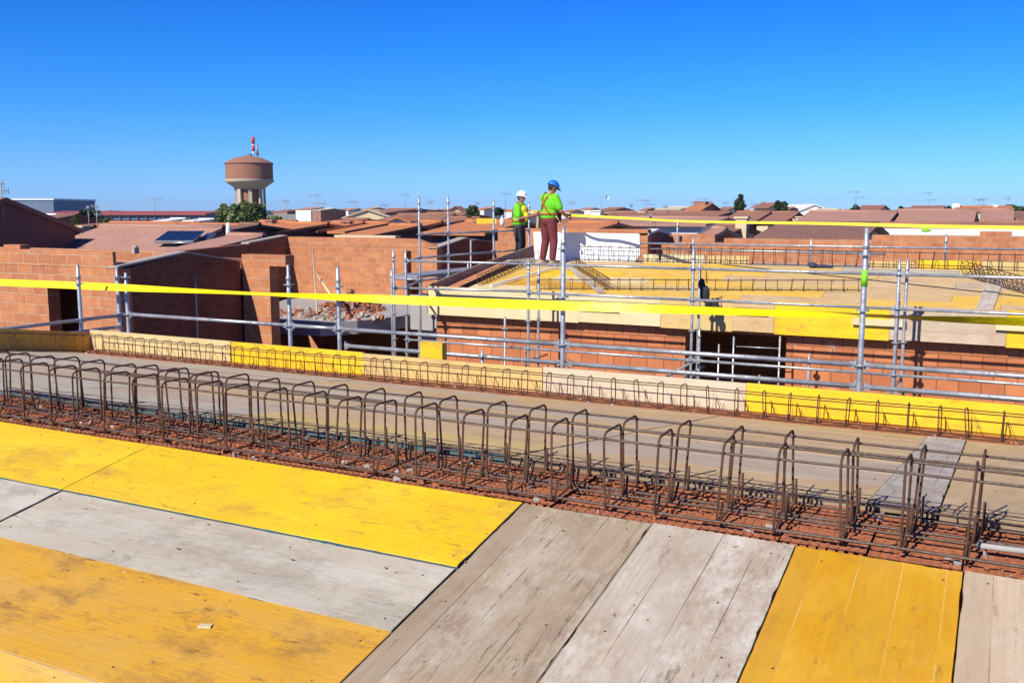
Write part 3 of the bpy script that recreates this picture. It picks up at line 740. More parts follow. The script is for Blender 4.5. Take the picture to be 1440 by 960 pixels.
# front edge boards of the far roof
eb2 = [(-10.15, -6.9, 'cream', 'long cream edge board at the left end of the far roof front'), (-6.895, -5.32, 'cream', 'weathered cream edge board of the far roof, second from the left corner'),
       (-5.315, -4.05, 'buff', 'buff edge board of the far roof directly over the left part of the doorway'),
       (-4.045, -3.35, 'tan', 'short tan edge board of the far roof over the doorway'), (-3.345, -1.55, 'yellow', 'bright yellow edge board of the far roof right of the doorway'),
       (-1.545, .1, 'beige', 'pale beige edge board of the far roof behind the double pole'), (.105, 2.2, 'yellow', 'yellow edge board of the far roof cut by the right frame edge'), (2.205, 4.2, 'cream', 'cream edge board of the far roof right of the picture')]
for i, (x0, x1, k, lb) in enumerate(eb2):
    eboard(lb, x0, x1, 16.055-(.006 if i % 2 else 0), -2.035+(.02 if i % 2 else 0), -1.475-(.012 if i % 3 == 1 else 0), k)
for (x0, x1, zc, k) in ((-6.9, -6.1, -1.73, 'cream'), (-3.98, -3.45, -1.66, 'cream'), (-2.1, -1.3, -1.75, 'cream'), (-.05, .5, -1.72, 'cream')):
    m = MB(); m.box(x0, x1, 15.99, 16.045, zc-.05, zc+.05); tag(m.build('batten', W[k]), 'short horizontal batten nailed to the front of the far edge boards', 'batten', 'battens on the far edge boards')
# left gable board, shaded, rising to the ridge
m = MB()
gp = [(16.08, -2.02), (16.08, -1.46), (17.2, -1.29), (18.3, -1.13), (20.5, -.86), (20.85, -.82), (20.9, -1.8), (18.3, -2.1)]
m.prism(gp, 'X', -10.18, -10.15)
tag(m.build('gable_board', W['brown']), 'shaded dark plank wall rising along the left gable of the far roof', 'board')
eave_cage('rebar cage lying along the shaded gable plank of the far roof', (-9.2, 16.5, dz2(16.5)+.01), (-9.2, 19.1, dz2(19.1)+.01), .16, .12, .2, False, r=.005, seed=41)
eave_cage('low rebar cage across the middle of the far roof deck', (-7.85, 16.35, dz2(16.35)+.01), (-2.15, 17.15, dz2(17.15)+.01), .22, .12, .2, False, r=.005, seed=43)
eave_cage('tall rebar cage along the ridge of the far roof', (-8.2, 19.2, Zr+.01), (3.0, 19.2, Zr+.01), .22, .14, .31, False, r=.006, seed=47)
# hip planks near the workers' feet
def rail_plank(label, a, b, w, h, mat, name='plank'):
    a = Vector(a); b = Vector(b); d = b-a; L = d.length
    m = MB(); m.box(0, L, -w/2, w/2, 0, h)
    o = m.build(name, mat); o.location = a; o.rotation_euler = (0, -math.asin(d.z/L), math.atan2(d.y, d.x))
    return tag(o, label, 'plank')
rail_plank('white painted plank slanting left down the far roof from the worker', (-8.3, 18.2, dz2(18.2)+.03), (-8.85, 16.3, dz2(16.3)+.03), .04, .04, M['whitewall'])
rail_plank('pale grey plank slanting right down the far roof from the worker', (-8.15, 18.4, dz2(18.4)+.02), (-6.5, 16.2, dz2(16.2)+.02), .14, .03, W['white'])
eave_cage('short rebar cage on the pale grey plank below the worker in the blue helmet', (-8.0, 18.35, dz2(18.35)+.05), (-6.45, 16.45, dz2(16.45)+.05), .13, .11, .17, False, r=.005, seed=53)
rail_plank('pale grey plank running down the far roof at the right under a loose rebar bundle', (-.1, 18.5, dz2(18.5)+.005), (-.22, 16.1, dz2(16.1)+.005), .24, .02, W['white'])
c3 = eave_cage('loose rebar bundle lying askew on the far deck at the right', (-.55, 18.6, dz2(18.6)+.05), (.75, 16.9, dz2(16.9)+.06), .12, .16, .22, True, r=.006, seed=57)
c3.rotation_euler = (R(30), c3.rotation_euler[1], c3.rotation_euler[2])
# white panel standing behind the ridge
m = MB()
wp = [(q.x, q.z) for q in (atY(752, 366, 19.36), atY(893, 368, 19.36), atY(900, 358, 19.36), atY(899, 329, 19.36), atY(750, 326, 19.36))]
m.prism(wp, 'Y', 19.36, 19.41)
tag(m.build('insulation_board', M['whitewall']), 'large white panel standing behind the worker in the blue helmet', 'insulation board')
for k, (x0, x1, h, c) in enumerate(((-6.86, -6.5, .17, 'cream'), (-6.45, -5.5, .18, 'cream'), (-5.45, -4.6, .16, 'buff'), (-2.3, -1.5, .12, 'buff'), (-1.45, -.4, .17, 'yellow'), (-.35, .9, .17, 'buff'), (.95, 2.4, .16, 'yellow'))):
    lb = ['cream upright board behind the far ridge next to the white panel', 'cream upright board behind the far ridge, second right of the white panel', 'buff upright board behind the far ridge ending before the bare brick',
          'short buff upright board behind the far ridge left of the green marked pole', 'yellow upright board behind the far ridge left of the rebar bundle', 'buff upright board behind the far ridge over the rebar bundle', 'yellow upright board behind the far ridge beyond the right frame edge'][k]
    eboard(lb, x0, x1, 19.42, Zr-.02, Zr+h, c)
# navy bag, and a black rounded form with a loop at the scaffold pole
m = MB(); m.ell((0, 0, .07), .11, .09, .09, 12); m.ell((.2, .02, .045), .2, .08, .05, 12); m.ell((.38, .0, .03), .1, .06, .03, 10)
o = m.build('tool_bag', M['navy']); p = atY(1143, 377, 19.0); o.location = (p.x, 19.0, dz2(19.0)+.01); o.rotation_euler = (0, 0, .1); o.scale = (.8, .8, .62)
tag(o, 'slumped navy bag lying on the far deck near the ridge', 'bag')
m = MB(); m.ell((0, 0, -.02), .06, .05, .10, 12); m.ell((.06, 0, -.18), .085, .05, .15, 12); m.ell((.12, 0, -.34), .06, .04, .10, 10)
m.tube([(-.03, 0, .05), (-.01, -.01, .24), (.07, -.01, .24), (.09, 0, .0)], .009, 6)
o = m.build('black_hanging_form', M['blacks']); p = atY(986, 398, 15.5); o.location = (p.x, 15.53, p.z); tag(o, 'black rounded form hanging on the scaffold pole over the doorway', 'bag')

# ------------------------------------------------------------------ left brick houses under construction
def bwall(name, label, fn, mats=('brickw',), cat='wall'):
    m = MB(); fn(m); return tag(m.build(name, [M[x] for x in mats]), label, cat)
hA = empty('brick_house', (0, 0, 0), 0, 'unfinished orange brick house at the left with a dark doorway and shaded gable', 'house')
m = MB(); wall_open(m, -22, -13.2, 11.2, 11.45, GZ, -.96, [(-15.02, -14.2, -3.2, -1.31)])
xa = -13.2
m.box(-22, -13.32, 11.203, 11.27, -.955, -.68)
m.build('front_wall', M['brickl'], hA)
m = MB(); gp = [(11.45, GZ), (14.08, GZ), (14.08, -.98), (12.72, -.76), (11.45, -.95)]
m.prism(gp, 'X', -13.45, -13.2); m.build('gable_wall', M['brick_shade'], hA)
m = MB()
m.prism([(11.2, -.945), (12.72, -.755), (14.1, -.975), (14.1, -.955), (12.72, -.72), (11.2, -.91)], 'X', -13.46, -13.19); m.build('mortar_cap', M['mortar'], hA)
m = MB(); m.box(-22, -13.45, 14.0, 14.2, GZ, -1.1); m.box(-22, -13.45, 11.45, 14.0, -3.3, -3.2); m.box(-22, -13.46, 11.46, 14.0, -1.06, -.96); m.build('inner_wall', M['dark'], hA)  # painted near-black so the doorway looks unlit inside
m = MB(); m.tube([(-13.15, 12.85, -4), (-13.15, 12.85, -1.15)], .015, 6)
tag(m.build('thin_post', M['zincd']), 'thin steel post against the shaded brick gable at the left', 'post')
m = MB(); m.box(-22, -13.46, 12.75, 12.95, -3, -.74); m.build('cross_wall', M['brickl'], hA)
hB = empty('brick_house', (0, 0, 0), 0, 'unfinished brick house with a narrow pier and dark slot behind the shaded gable', 'house')
m = MB(); wall_open(m, -13.19, -12.1, 14.12, 14.37, GZ, -.83, [(-12.5, -12.1, -3.4, -1.04)]); m.build('front_wall', M['brickl'], hB)
m = MB(); m.box(-17.6, -13.2, 14.3, 14.5, GZ, -.92); m.build('rear_wall', M['brick_shade'], hB)
m = MB(); pr = [(14.5, GZ), (20.4, GZ), (20.4, -.69), (19.0, -.84), (16.5, -.95), (14.5, -1.0)]; m.prism(pr, 'X', -17.65, -17.4); m.build('gable_wall', M['brick_shade'], hB)
m = MB(); m.prism([(18.9, -.84), (20.4, -.68), (20.4, -.64), (18.9, -.80)], 'X', -17.66, -17.39); m.build('mortar_cap', M['mortar'], hB)
hC = empty('brick_house', (0, 0, 0), 0, 'wide sunlit orange brick wall of the house in the middle left', 'house')
m = MB(); wall_open(m, -17.4, -12.62, 20.4, 20.65, GZ, -.92, [(-13.55, -13.1, -3.4, -1.0)])
m.box(-17.4, -13.3, 20.403, 20.647, -.915, -.69); m.prism([(-13.3, -.915), (-12.62, -.915), (-12.62, -.90), (-13.3, -.69)], 'Y', 20.403, 20.647)
m.build('front_wall', M['brickw'], hC)
m = MB(); m.prism([(20.65, GZ), (23.3, GZ), (23.3, -.86), (21.9, -.73), (20.65, -.94)], 'X', -12.87, -12.62); m.build('gable_wall', M['brick_shade'], hC)
m = MB(); m.prism([(20.4, -.945), (21.9, -.725), (23.3, -.855), (23.3, -.83), (21.9, -.68), (20.4, -.90)], 'X', -12.88, -12.61); m.build('mortar_cap', M['mortar'], hC)
m = MB(); m.box(-17.4, -12.9, 23.1, 23.3, GZ, -.95); m.build('rear_wall', M['brickw'], hC)
hD = empty('brick_house', (0, 0, 0), 0, 'brick house strip between the gable scaffold and the white helmet worker', 'house')
m = MB(); m.box(-12.6, -7.0, 23.32, 23.55, GZ, -.82); m.build('front_wall', M['brickw'], hD)
m = MB(); m.box(-12.6, -7.0, 25.6, 25.8, GZ, -.62); m.build('rear_wall', M['brickl'], hD)
# slab with rubble between the houses
m = MB(); m.prism([(-15.2, 15.9), (-12.75, 15.9), (-12.3, 16.6), (-11.4, 20.38), (-17.3, 20.38)], 'Z', -2.62, -2.34)
sl_ = tag(m.build('floor_slab', M['concrete']), 'grey concrete floor slab with a broken edge below the sunlit brick wall', 'slab')
def heap(name, label, c, rx, ry, h, n, mats, smin, smax, seed):
    rnd = random.Random(seed); m = MB()
    for k in range(n):
        a = rnd.uniform(0, 6.28); r = rnd.random()**.7
        x = c[0]+rx*r*math.cos(a); y = c[1]+ry*r*math.sin(a); z = c[2]+h*(1-r)*rnd.random()
        s = rnd.uniform(smin, smax)
        m.box(-s, s, -s*.6, s*.6, -s*.4, s*.4, rnd.randrange(len(mats)), Matrix.Translation((x, y, z)) @ Matrix.Rotation(rnd.uniform(0, 6), 4, Vector((rnd.uniform(-1, 1), rnd.uniform(-1, 1), 1)).normalized()))
    return tag(m.build(name, [M[x] for x in mats]), label, 'rubble', kind='stuff')
heap('brick_rubble', 'heap of broken red bricks on the slab behind the scaffold', (-13.9, 18.5, -2.32), .9, .6, .42, 130, ['claytop', 'pinkb', 'maroon'], .05, .11, 3)
heap('grey_rubble', 'grey mortar lumps and rubble spread on the slab edge', (-13.6, 17.2, -2.33), 1.6, 1.0, .12, 260, ['mortar', 'pinkb', 'claytop', 'mortar'], .025, .075, 5)
m = MB(); m.box(-12.1, -11.55, 18.6, 18.85, -2.34, -1.98); tag(m.build('brick_stack', M['block']), 'small stack of orange bricks on the slab near the scaffold', 'bricks')
m = MB(); a_ = at(440, 350, 23.3); b_ = at(446, 442, 20.6); m.tube([a_, b_], .02, 6); tag(m.build('wooden_prop', W['beige']), 'thin wooden batten leaning on the sunlit brick wall', 'batten')
m = MB(); a_ = at(444, 383, 23.2); b_ = at(472, 425, 20.5); m.tube([a_, b_], .03, 6); tag(m.build('wooden_prop', W['cream']), 'short slanting wooden brace beside the leaning batten', 'brace')
# concrete beam end left of the far building
m = MB(); m.box(-11.2, -10.3, 17.0, 17.3, -2.5, -1.75); m.box(-11.2, -10.2, 17.3, 20.3, GZ, -2.4)
tag(m.build('concrete_upstand', M['concrete']), 'shaded grey concrete upstand left of the far building corner', 'upstand')

# farthest brick parapets behind the ridge
hE = empty('brick_parapet', (0, 0, 0), 0, 'long orange brick parapet behind the far ridge at the right', 'parapet')
YP = 23.2
xa = atY(1018, 340, YP).x; xb = atY(1226, 340, YP).x; xc = atY(1430, 340, YP-.0).x; z1 = atY(1100, 336, YP).z; z2 = atY(1300, 331, YP).z
m = MB(); m.box(xa, xb, YP, YP+.25, GZ, z1); m.box(xb, xc+3, YP, YP+.25, GZ, z2); m.build('front_wall', M['brickw'], hE)
m = MB(); m.box(xb+2.2, xc-.1, YP+.4, YP+.65, GZ, z2+.09); m.build('rear_wall', M['brickw'], hE)
m = MB(); zg = atY(955, 341, YP).z
m.box(atY(945, 340, YP).x, xa, YP+.4, YP+.6, GZ, zg); m.build('low_wall', M['brickl'], hE)
hF = empty('brick_shed', (0, 0, 0), 0, 'small brick gable with a dark opening right of the white panel', 'shed')
xl_ = atY(700, 322, 22.6).x; xr_ = atY(911, 330, 22.6).x
m = MB(); m.box(xl_, xr_, 22.6, 22.85, GZ, atY(850, 322, 22.6).z); m.build('front_wall', M['brickw'], hF)
m = MB(); zz = [atX(911, 331, xr_), atX(926, 325, xr_), atX(942, 331, xr_)]
m.prism([(22.85, GZ), (zz[2].y, GZ), (zz[2].y, zz[2].z), (zz[1].y, zz[1].z), (22.85, zz[0].z)], 'X', xr_-.25, xr_-.005); m.build('gable_wall', M['maroon'], hF)
m = MB(); m.prism([(22.6, zz[0].z+.0), (zz[1].y, zz[1].z+.0), (zz[2].y+.1, zz[2].z), (zz[2].y+.1, zz[2].z+.05), (zz[1].y, zz[1].z+.06), (22.6, zz[0].z+.05)], 'X', xr_-.26, xr_+.02); m.build('coping', M['wrender'], hF)
m = MB(); pp = atX(944, 335, xr_); m.box(xr_-.05, xr_+.22, pp.y, pp.y+.25, GZ, atX(944, 332, xr_).z); m.build('pier', M['brickl'], hF)

# ------------------------------------------------------------------ town
def win(m, x, y, z, w, h, par):
    f = MB(); f.box(x-w/2-.05, x+w/2+.05, y-.03, y-.004, z-.05, z+h+.05); fo = f.build('window', M['acw'], par)
    f = MB(); f.box(x-w/2, x+w/2, y-.05, y-.032, z, z+h); f.build('pane', M['glass'], fo)
def house(label, xl, xr, yr, ye, F, run=3.0, tile='t_brown', wallm='wrender', name='house', over=.25, back=None, chim=None, wins=0, th=.12, cat='house', group=None, o_=.35):
    c = at((xl+xr)/2, yr, F); Y0 = c.y
    X0 = atY(xl, yr, Y0).x; X1 = atY(xr, yr, Y0).x; zr = c.z
    e = atY((xl+xr)/2, ye, Y0-run); ze = e.z
    if ze > zr-.1: ze = zr-.1
    back = back or run
    root = empty(name, ((X0+X1)/2, Y0, GZ), 0, label, cat, group)
    ox, oy, oz = root.location
    s = (zr-ze)/run; zb = zr-s*back
    m = MB()
    m.prism([(-run, GZ-oz-.0), (-run, ze-oz-.02-s*0), (0, zr-oz-.05), (back, zb-oz-.02), (back, 0)][0:], 'X', X0-ox+over, X1-ox-over)
    m.build('wall', M[wallm], root)
    m = MB()
    P = [(-run-o_, ze-oz-s*o_), (0, zr-oz), (back+o_, zb-oz-s*o_), (back+o_, zb-oz-s*o_+th*.0+.1), (0, zr-oz+.1), (-run-o_, ze-oz-s*o_+.1)]
    A = [Vector((X0-ox, a, b)) for a, b in P]; Bp = [Vector((X1-ox, a, b)) for a, b in P]
    def q(i, j, uvs=True):
        L = (A[i]-A[j]).length; w = (X1-X0)
        m.face([A[i], Bp[i], Bp[j], A[j]], [(0, 0), (w, 0), (w, L), (0, L)])
    q(5, 4); q(4, 3); q(1, 0); q(2, 1); q(0, 5); q(3, 2)
    m.face([A[0], A[1], A[4], A[5]]); m.face([A[1], A[2], A[3], A[4]])
    m.face([Bp[5], Bp[4], Bp[1], Bp[0]]); m.face([Bp[4], Bp[3], Bp[2], Bp[1]])
    rf = m.build('roof', M[tile], root)
    m = MB(); m.tube([(X0-ox, 0, zr-oz+.10), (X1-ox, 0, zr-oz+.10)], .09, 8); m.build('ridge_tiles', M[tile], rf)
    if chim:
        for (cpx, top, wd, cm) in chim:
            cX = atY(cpx, top, Y0-.6).x-ox; tz = atY(cpx, top, Y0-.6).z-oz
            m = MB(); m.box(cX-wd/2, cX+wd/2, -.6-wd/2, -.6+wd/2, zr-oz-.9, tz); m.box(cX-wd/2-.05, cX+wd/2+.05, -.6-wd/2-.05, -.6+wd/2+.05, tz+.002, tz+.07)
            m.build('chimney', M[cm], rf)
    for k in range(wins):
        x = X0-ox+(k+.5)*(X1-X0)/wins; win(None, x, -run, ze-oz-1.6, 1.0, 1.1, root)
    return root
def ghouse(label, xl, xr, yp, ye, F, depth=8, tile='t_brown', wallm='wrender', name='house', cat='house', wins=0):   # gable facing us
    cL = at((xl+xr)/2, ye, F); zr = at((xl+xr)/2, yp, F).z; wpx = (xr-xl)/1340*F
    root = empty(name, (cL.x, cL.y, GZ), YAW*1.0, label, cat); oz = GZ
    w = wpx/2; m = MB()
    m.prism([(-w*.94, 0), (w*.94, 0), (w*.94, cL.z-oz), (0, zr-oz-.06), (-w*.94, cL.z-oz)], 'Y', 0, depth); m.build('wall', M[wallm], root)
    m = MB(); s = (zr-cL.z)/w
    for sg in (-1, 1):
        P = [Vector((0, -.3, zr-oz)), Vector((sg*w*1.03, -.3, cL.z-oz-s*w*.03)), Vector((sg*w*1.03, depth+.3, cL.z-oz-s*w*.03)), Vector((0, depth+.3, zr-oz))]
        L = (P[0]-P[1]).length; U = Vector((0, 0, .12))
        uv = [(0, L), (0, 0), (depth, 0), (depth, L)]
        m.face([p+U for p in P], uv); m.face(P, uv); m.face([P[0], P[1], P[1]+U, P[0]+U]); m.face([P[1], P[2], P[2]+U, P[1]+U]); m.face([P[2], P[3], P[3]+U, P[2]+U])
    m.build('roof', M[tile], root)
    if wins: win(None, 0, 0, cL.z-oz-.35, .16, .42, root)
    return root
# big maroon gable, far left
hg = empty('house', (0, 0, 0), 0, 'large maroon rendered house with a sloping top at the left frame edge', 'house')
m = MB(); P0 = atX(5, 284, -26); P1 = atX(105, 325, -26)
Pl = Vector((-26, P0.y-2.2, P0.z-.76)); m.prism([(Pl.y, GZ), (P1.y, GZ), (P1.y, P1.z), (P0.y, P0.z), (Pl.y, Pl.z)], 'X', -36, -26); m.build('wall', M['maroon'], hg)
m = MB(); m.prism([(Pl.y-.2, Pl.z-.07), (P0.y, P0.z), (P1.y+.2, P1.z-.07), (P1.y+.2, P1.z+.06), (P0.y, P0.z+.13), (Pl.y-.2, Pl.z+.06)], 'X', -36, -25.85); m.build('roof', M['t_dark'], hg)
# brown roof with solar panels
hs = house('brown tiled house carrying the dark solar panels', 143, 315, 323, 368, 31, run=2.9, tile='t_mauve', wallm='pinkb', over=.0, back=2.6)
def onroof(px_, py_, X=None, Yr=None, zr=None, s=None):
    r_, f_ = ray(px_, py_)
    k = (zr-s*Yr)/(r_.z-s*r_.y); return r_*k
c_ = at(229, 323, 31); e_ = atY(229, 368, c_.y-2.9); sR = (c_.z-e_.z)/2.9
def R2(px_, py_, up=.16): v = onroof(px_, py_, Yr=c_.y, zr=c_.z+up, s=sR); return v
sp = empty('solar_array', R2(245, 333), 0, 'row of dark solar panels tilted on the brown tiled roof', 'solar panels')
quad = [R2(217, 340, .28), R2(272, 340, .28), R2(288, 326.5, .28), R2(236, 326.5, .28)]; base = Vector(sp.location)
for k in range(4):
    t0 = k/4+.006; t1 = (k+1)/4-.006; m = MB()
    A_ = quad[0].lerp(quad[1], t0); B_ = quad[0].lerp(quad[1], t1); C_ = quad[3].lerp(quad[2], t1); D_ = quad[3].lerp(quad[2], t0)
    U = Vector((0, 0, .04)); P = [p-base for p in (A_, B_, C_, D_)]
    m.face([p+U for p in P]); m.face(P[::-1])
    for i in range(4): j = (i+1) % 4; m.face([P[i], P[j], P[j]+U, P[i]+U], None, 1)
    m.build('solar_panel', [M['solar'], M['alu']], sp)
m = MB(); a_ = quad[0]-base; b_ = quad[1]-base; m.tube([a_-Vector((0, 0, .03)), b_-Vector((0, 0, .03))], .025, 6); m.build('mounting_rail', M['alu'], sp)
m = MB(); q4 = [R2(282, 335, .14), R2(296, 335, .14), R2(304, 327.5, .14), R2(291, 327.5, .14)]; m.face(q4); m.face([p-Vector((0, 0, .05)) for p in q4][::-1])
for i in range(4): m.face([q4[i], q4[i]-Vector((0, 0, .05)), q4[(i+1) % 4]-Vector((0, 0, .05)), q4[(i+1) % 4]])
tag(m.build('skylight', M['glass']), 'pale blue skylight panel on the brown roof beside the solar panels', 'skylight')
# its dark side and AC units
ac = []
for k, (px_, py_, lb) in enumerate(((305, 345, 'white air conditioner with a square front on the shaded wall left of the other'), (317.5, 343.5, 'white air conditioner with a round fan at the right of the other one'))):
    p = at(px_, py_, 29); a = empty('air_conditioner', p, YAW, lb, 'air conditioner')
    w_, h_ = ((.26, .17) if k == 0 else (.13, .13))
    m = MB(); m.box(-w_*.5, w_*.5, -.1, .2, -h_, h_*.9); m.build('casing', M['acw'], a)
    m = MB(); m.lathe([(0, 0), (h_*.55, 0), (h_*.55, .02), (0, .02)], (0, 0, 0), 14); g_ = m.build('fan_grille', M['dark'], a); g_.rotation_euler = (R(90), 0, 0); g_.location = (0, -.105, 0)
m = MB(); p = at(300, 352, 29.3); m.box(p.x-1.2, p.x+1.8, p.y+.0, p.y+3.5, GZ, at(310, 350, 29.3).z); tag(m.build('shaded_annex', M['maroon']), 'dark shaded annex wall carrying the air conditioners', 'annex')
p = at(321.5, 330, 28.6); m = MB(); m.tube([(p.x, p.y, -2), (p.x, p.y, at(321.5, 322, 28.6).z), (p.x, p.y, at(321.5, 313, 28.6).z)], [.09, .075, .05], 10)
tag(m.build('vent_pipe', M['acw']), 'white vent pipe rising between the solar roof and the green trees', 'vent pipe')

H = house
H('small mauve tiled roof right of the air conditioners', 322, 372, 336, 357, 27.5, 2.2, 't_mauve', 'pinkb')
H('orange tiled house behind the solar roof below the trees', 268, 352, 319, 330, 45, 3, 't_orange', 'maroon')
H('dark tiled small gable roof between the vent pipe and tower trees', 338, 366, 319, 332, 38, 2.5, 't_dark', 'maroon')
H('long pale orange roof behind the solar house left of centre', 155, 282, 315.5, 323, 58, 4, 't_orange', 'cream')
H('orange roof with small peak left of the solar panels', 232, 250, 319, 326, 50, 3, 't_orange', 'maroon')
H('orange tiled house right of the tower trees', 366, 418, 314.5, 329, 46, 3, 't_orange', 'maroon', chim=[(382, 311, .3, 'pinkb'), (378, 312, .2, 'pinkb')])
H('low orange roof behind the tall sunlit wall, first left', 402, 462, 317.5, 329, 42, 3, 't_orange', 'maroon')
H('orange tiled house under the cream gable building', 468, 512, 316, 327, 44, 3, 't_orange', 'maroon', chim=[(484, 313, .2, 'pinkb'), (491, 313, .2, 'pinkb')])
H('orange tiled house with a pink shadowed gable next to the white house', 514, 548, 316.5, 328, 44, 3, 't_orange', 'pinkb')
H('orange tiled house left of the tall gable scaffold', 548, 592, 320, 333, 40, 3, 't_orange', 'maroon')
H('orange tiled house seen between the first two tall poles', 590, 622, 315, 328, 42, 3, 't_orange', 'maroon')
H('orange tiled roof behind the white helmet worker', 655, 740, 315, 330, 38, 3, 't_orange', 'maroon', chim=[(672, 312, .25, 'pinkb')])
m = MB(); a_ = atY(470, 334, 21.5); b_ = atY(556, 334, 21.5); m.box(a_.x, b_.x, 21.5, 21.75, -3, atY(510, 331, 21.5).z); tag(m.build('pale_wall_top', M['cream']), 'pale wall top just above the sunlit brick wall left of the tall poles', 'wall')
H('mauve brown roof row in front of the cream gable', 484, 520, 310, 317, 66, 4, 't_brown', 'maroon')
H('brown roof in the distance right of the white gable house', 560, 640, 303, 318, 75, 5, 't_brown', 'cream', chim=[(597, 306, .5, 'pinkb')])
H('brown roof with pink walls behind the two tall scaffold poles', 600, 665, 301, 313, 85, 6, 't_brown', 'pinkb')
H('low hip of brown tiles behind the first tall poles', 546, 592, 294.5, 300, 130, 8, 't_brown', 'pinkb')
H('brown house with white fence wall before the dark bush', 632, 676, 308, 316, 60, 4, 't_brown', 'wrender')
H('brown roof between the two workers', 740, 764, 300, 316, 70, 5, 't_brown', 'wrender', chim=[(750, 297, .4, 'cream')])
ghouse('white gable house with a narrow window left of the gable scaffold', 541, 577, 307, 314, 62, 10, 't_orange', 'wrender', wins=1)
ghouse('large cream gable building under the chimney stacks', 482, 552, 295.5, 307, 120, 18, 't_cream', 'cream', name='barn', cat='barn')
ghouse('cream gable house behind the second tall pole', 625, 656, 291, 299.5, 110, 12, 't_brown', 'cream')
H('tall orange roof directly right of the blue helmet worker', 800, 870, 317, 328, 36, 2.5, 't_orange', 'maroon')
H('white walled house with chimneys behind the thin yellow tape', 806, 868, 306, 317, 55, 3.5, 't_brown', 'wrender', chim=[(820, 308, .4, 'wrender'), (840, 297.5, .6, 'wrender'), (852, 309, .4, 'wrender')])
H('long brown tiled roof right of centre, upper of two', 866, 1028, 300.5, 309, 62, 5, 't_brown', 'cream', chim=[(903, 299, .5, 'cream')])
H('long brown tiled roof over a shaded porch right of centre', 858, 1024, 309, 317.5, 48, 3.5, 't_mauve', 'wrender', wins=6)
H('second brown tiled roof of the long row with a dark gable end', 1036, 1084, 300.5, 314, 58, 4, 't_brown', 'maroon')
H('third brown tiled roof of the long row, the shortest', 1086, 1124, 301, 314, 58, 4, 't_brown', 'maroon')
H('fourth brown tiled roof of the long row behind cream chimneys', 1138, 1262, 300, 314, 55, 4, 't_mauve', 'wrender', chim=[(1131, 306, .8, 'cream'), (1112, 309, .45, 'cream'), (1119, 311, .4, 'cream')])
H('fifth roof of the long row, longest brown tiled slope', 1262, 1374, 298, 313.5, 55, 4, 't_mauve', 'wrender', chim=[(1246, 302, .4, 'wrender')])
H('sixth brown roof of the long row at the right', 1380, 1426, 297.5, 313.5, 56, 4, 't_mauve', 'wrender', chim=[(1379, 303, .5, 'wrender')])
H('low brown tiled roof with dark gable below the cream chimney', 1006, 1050, 321, 333, 34, 2.2, 't_dark', 'wrender', chim=[(1044, 307.5, .38, 'cream')])
H('broad low brown tiled roof in front of the row', 1092, 1236, 319, 336, 33, 3, 't_dark', 'cream')
H('small mauve roof touching the far parapet', 1001, 1022, 326, 338, 29, 1.5, 't_mauve', 'maroon')
H('white walled low house below the row at the right', 1222, 1392, 317.5, 320, 44, 1.0, 't_brown', 'wrender', over=.02, o_=.02)
H('white walled house end at the right frame edge', 1386, 1470, 316, 319, 42, 1.0, 't_brown', 'wrender', over=.02, o_=.02)
H('dark glazed brown roofed house at the right frame edge', 1426, 1480, 301, 309, 60, 4, 't_dark', 'glass')
H('orange tiled distant roofs above the row at the right', 1344, 1424, 291.5, 297.5, 110, 6, 't_orange', 'cream', chim=[(1345, 287, .8, 'wrender'), (1400, 289, .5, 'wrender')])
H('brown and cream distant roof right of the white warehouse', 1212, 1246, 290.5, 296, 120, 6, 't_brown', 'cream')
H('brown roof with pink gables in the distance above the fifth roof', 1282, 1330, 291, 297, 120, 6, 't_brown', 'cream', chim=[(1298, 292.5, .8, 'cream')])
H('small brown distant roof above the long roof at centre right', 978, 1002, 287, 297, 100, 4, 't_orange', 'pinkb', chim=[(986, 284, 1.2, 'pinkb')])
H('brown roofed tall house between two distant trees', 1070, 1096, 287.5, 292, 95, 4, 't_brown', 'cream', wins=1)
H('pale flat distant house left of the small brown roof', 938, 974, 292, 295, 130, 5, 't_cream', 'wrender')
H('cream roofed distant house beside the tallest dark tree', 1016, 1034, 293, 299, 105, 5, 't_brown', 'wrender')
ghouse('white gabled warehouse above the row of brown roofs', 1119, 1170, 288, 298.5, 150, 30, 't_white', 'wrender', name='warehouse', cat='warehouse')
ghouse('little white gabled shed right of the warehouse', 1170, 1190, 294, 299, 140, 10, 't_cream', 'wrender', name='warehouse', cat='warehouse')
rnd = random.Random(77)
for k in range(34):
    if k < 22: px_ = 800+k*30+rnd.uniform(-10, 10)
    else: px_ = 410+(k-22)*28+rnd.uniform(-8, 8)
    F = rnd.uniform(120, 240); w_ = rnd.uniform(9, 24); y_ = rnd.uniform(292.5, 297); tl = rnd.choice(['t_orange', 't_brown', 't_orange', 't_cream', 't_mauve']); wl = rnd.choice(['wrender', 'cream', 'wrender', 'pinkb'])
    nm = {'t_orange': 'orange', 't_brown': 'brown', 't_cream': 'cream', 't_mauve': 'mauve'}[tl]
    house('tiny distant house with a '+nm+' roof among the horizon rooftops', px_-w_/2, px_+w_/2, y_, y_+2.2, F, 3.0, tl, wl, o_=.1, over=.1, group='tiny '+nm+' roofed houses on the horizon')
# orange drum house front and awning
ow = empty('orange_wall', at(979, 332, 44.5), YAW, 'short orange painted wall with white edges under the long brown roof', 'wall')
h_ = at(979, 319.5, 44.5).z-ow.location.z; m = MB(); m.box(-.40, .40, 0, .2, -1.5, h_); m.build('panel', M['orangep'], ow)
for x in (-.46, .46): m = MB(); m.box(x-.055, x+.055, -.03, .2, -1.5, h_); m.build('post', M['wrender'], ow)
m = MB(); p = at(1071, 334, 36); m.box(p.x-.2, p.x+.22, p.y, p.y+.5, GZ, at(1071, 318, 36).z); tag(m.build('cream_block', M['cream']), 'square cream wall block between the dark gables', 'wall')
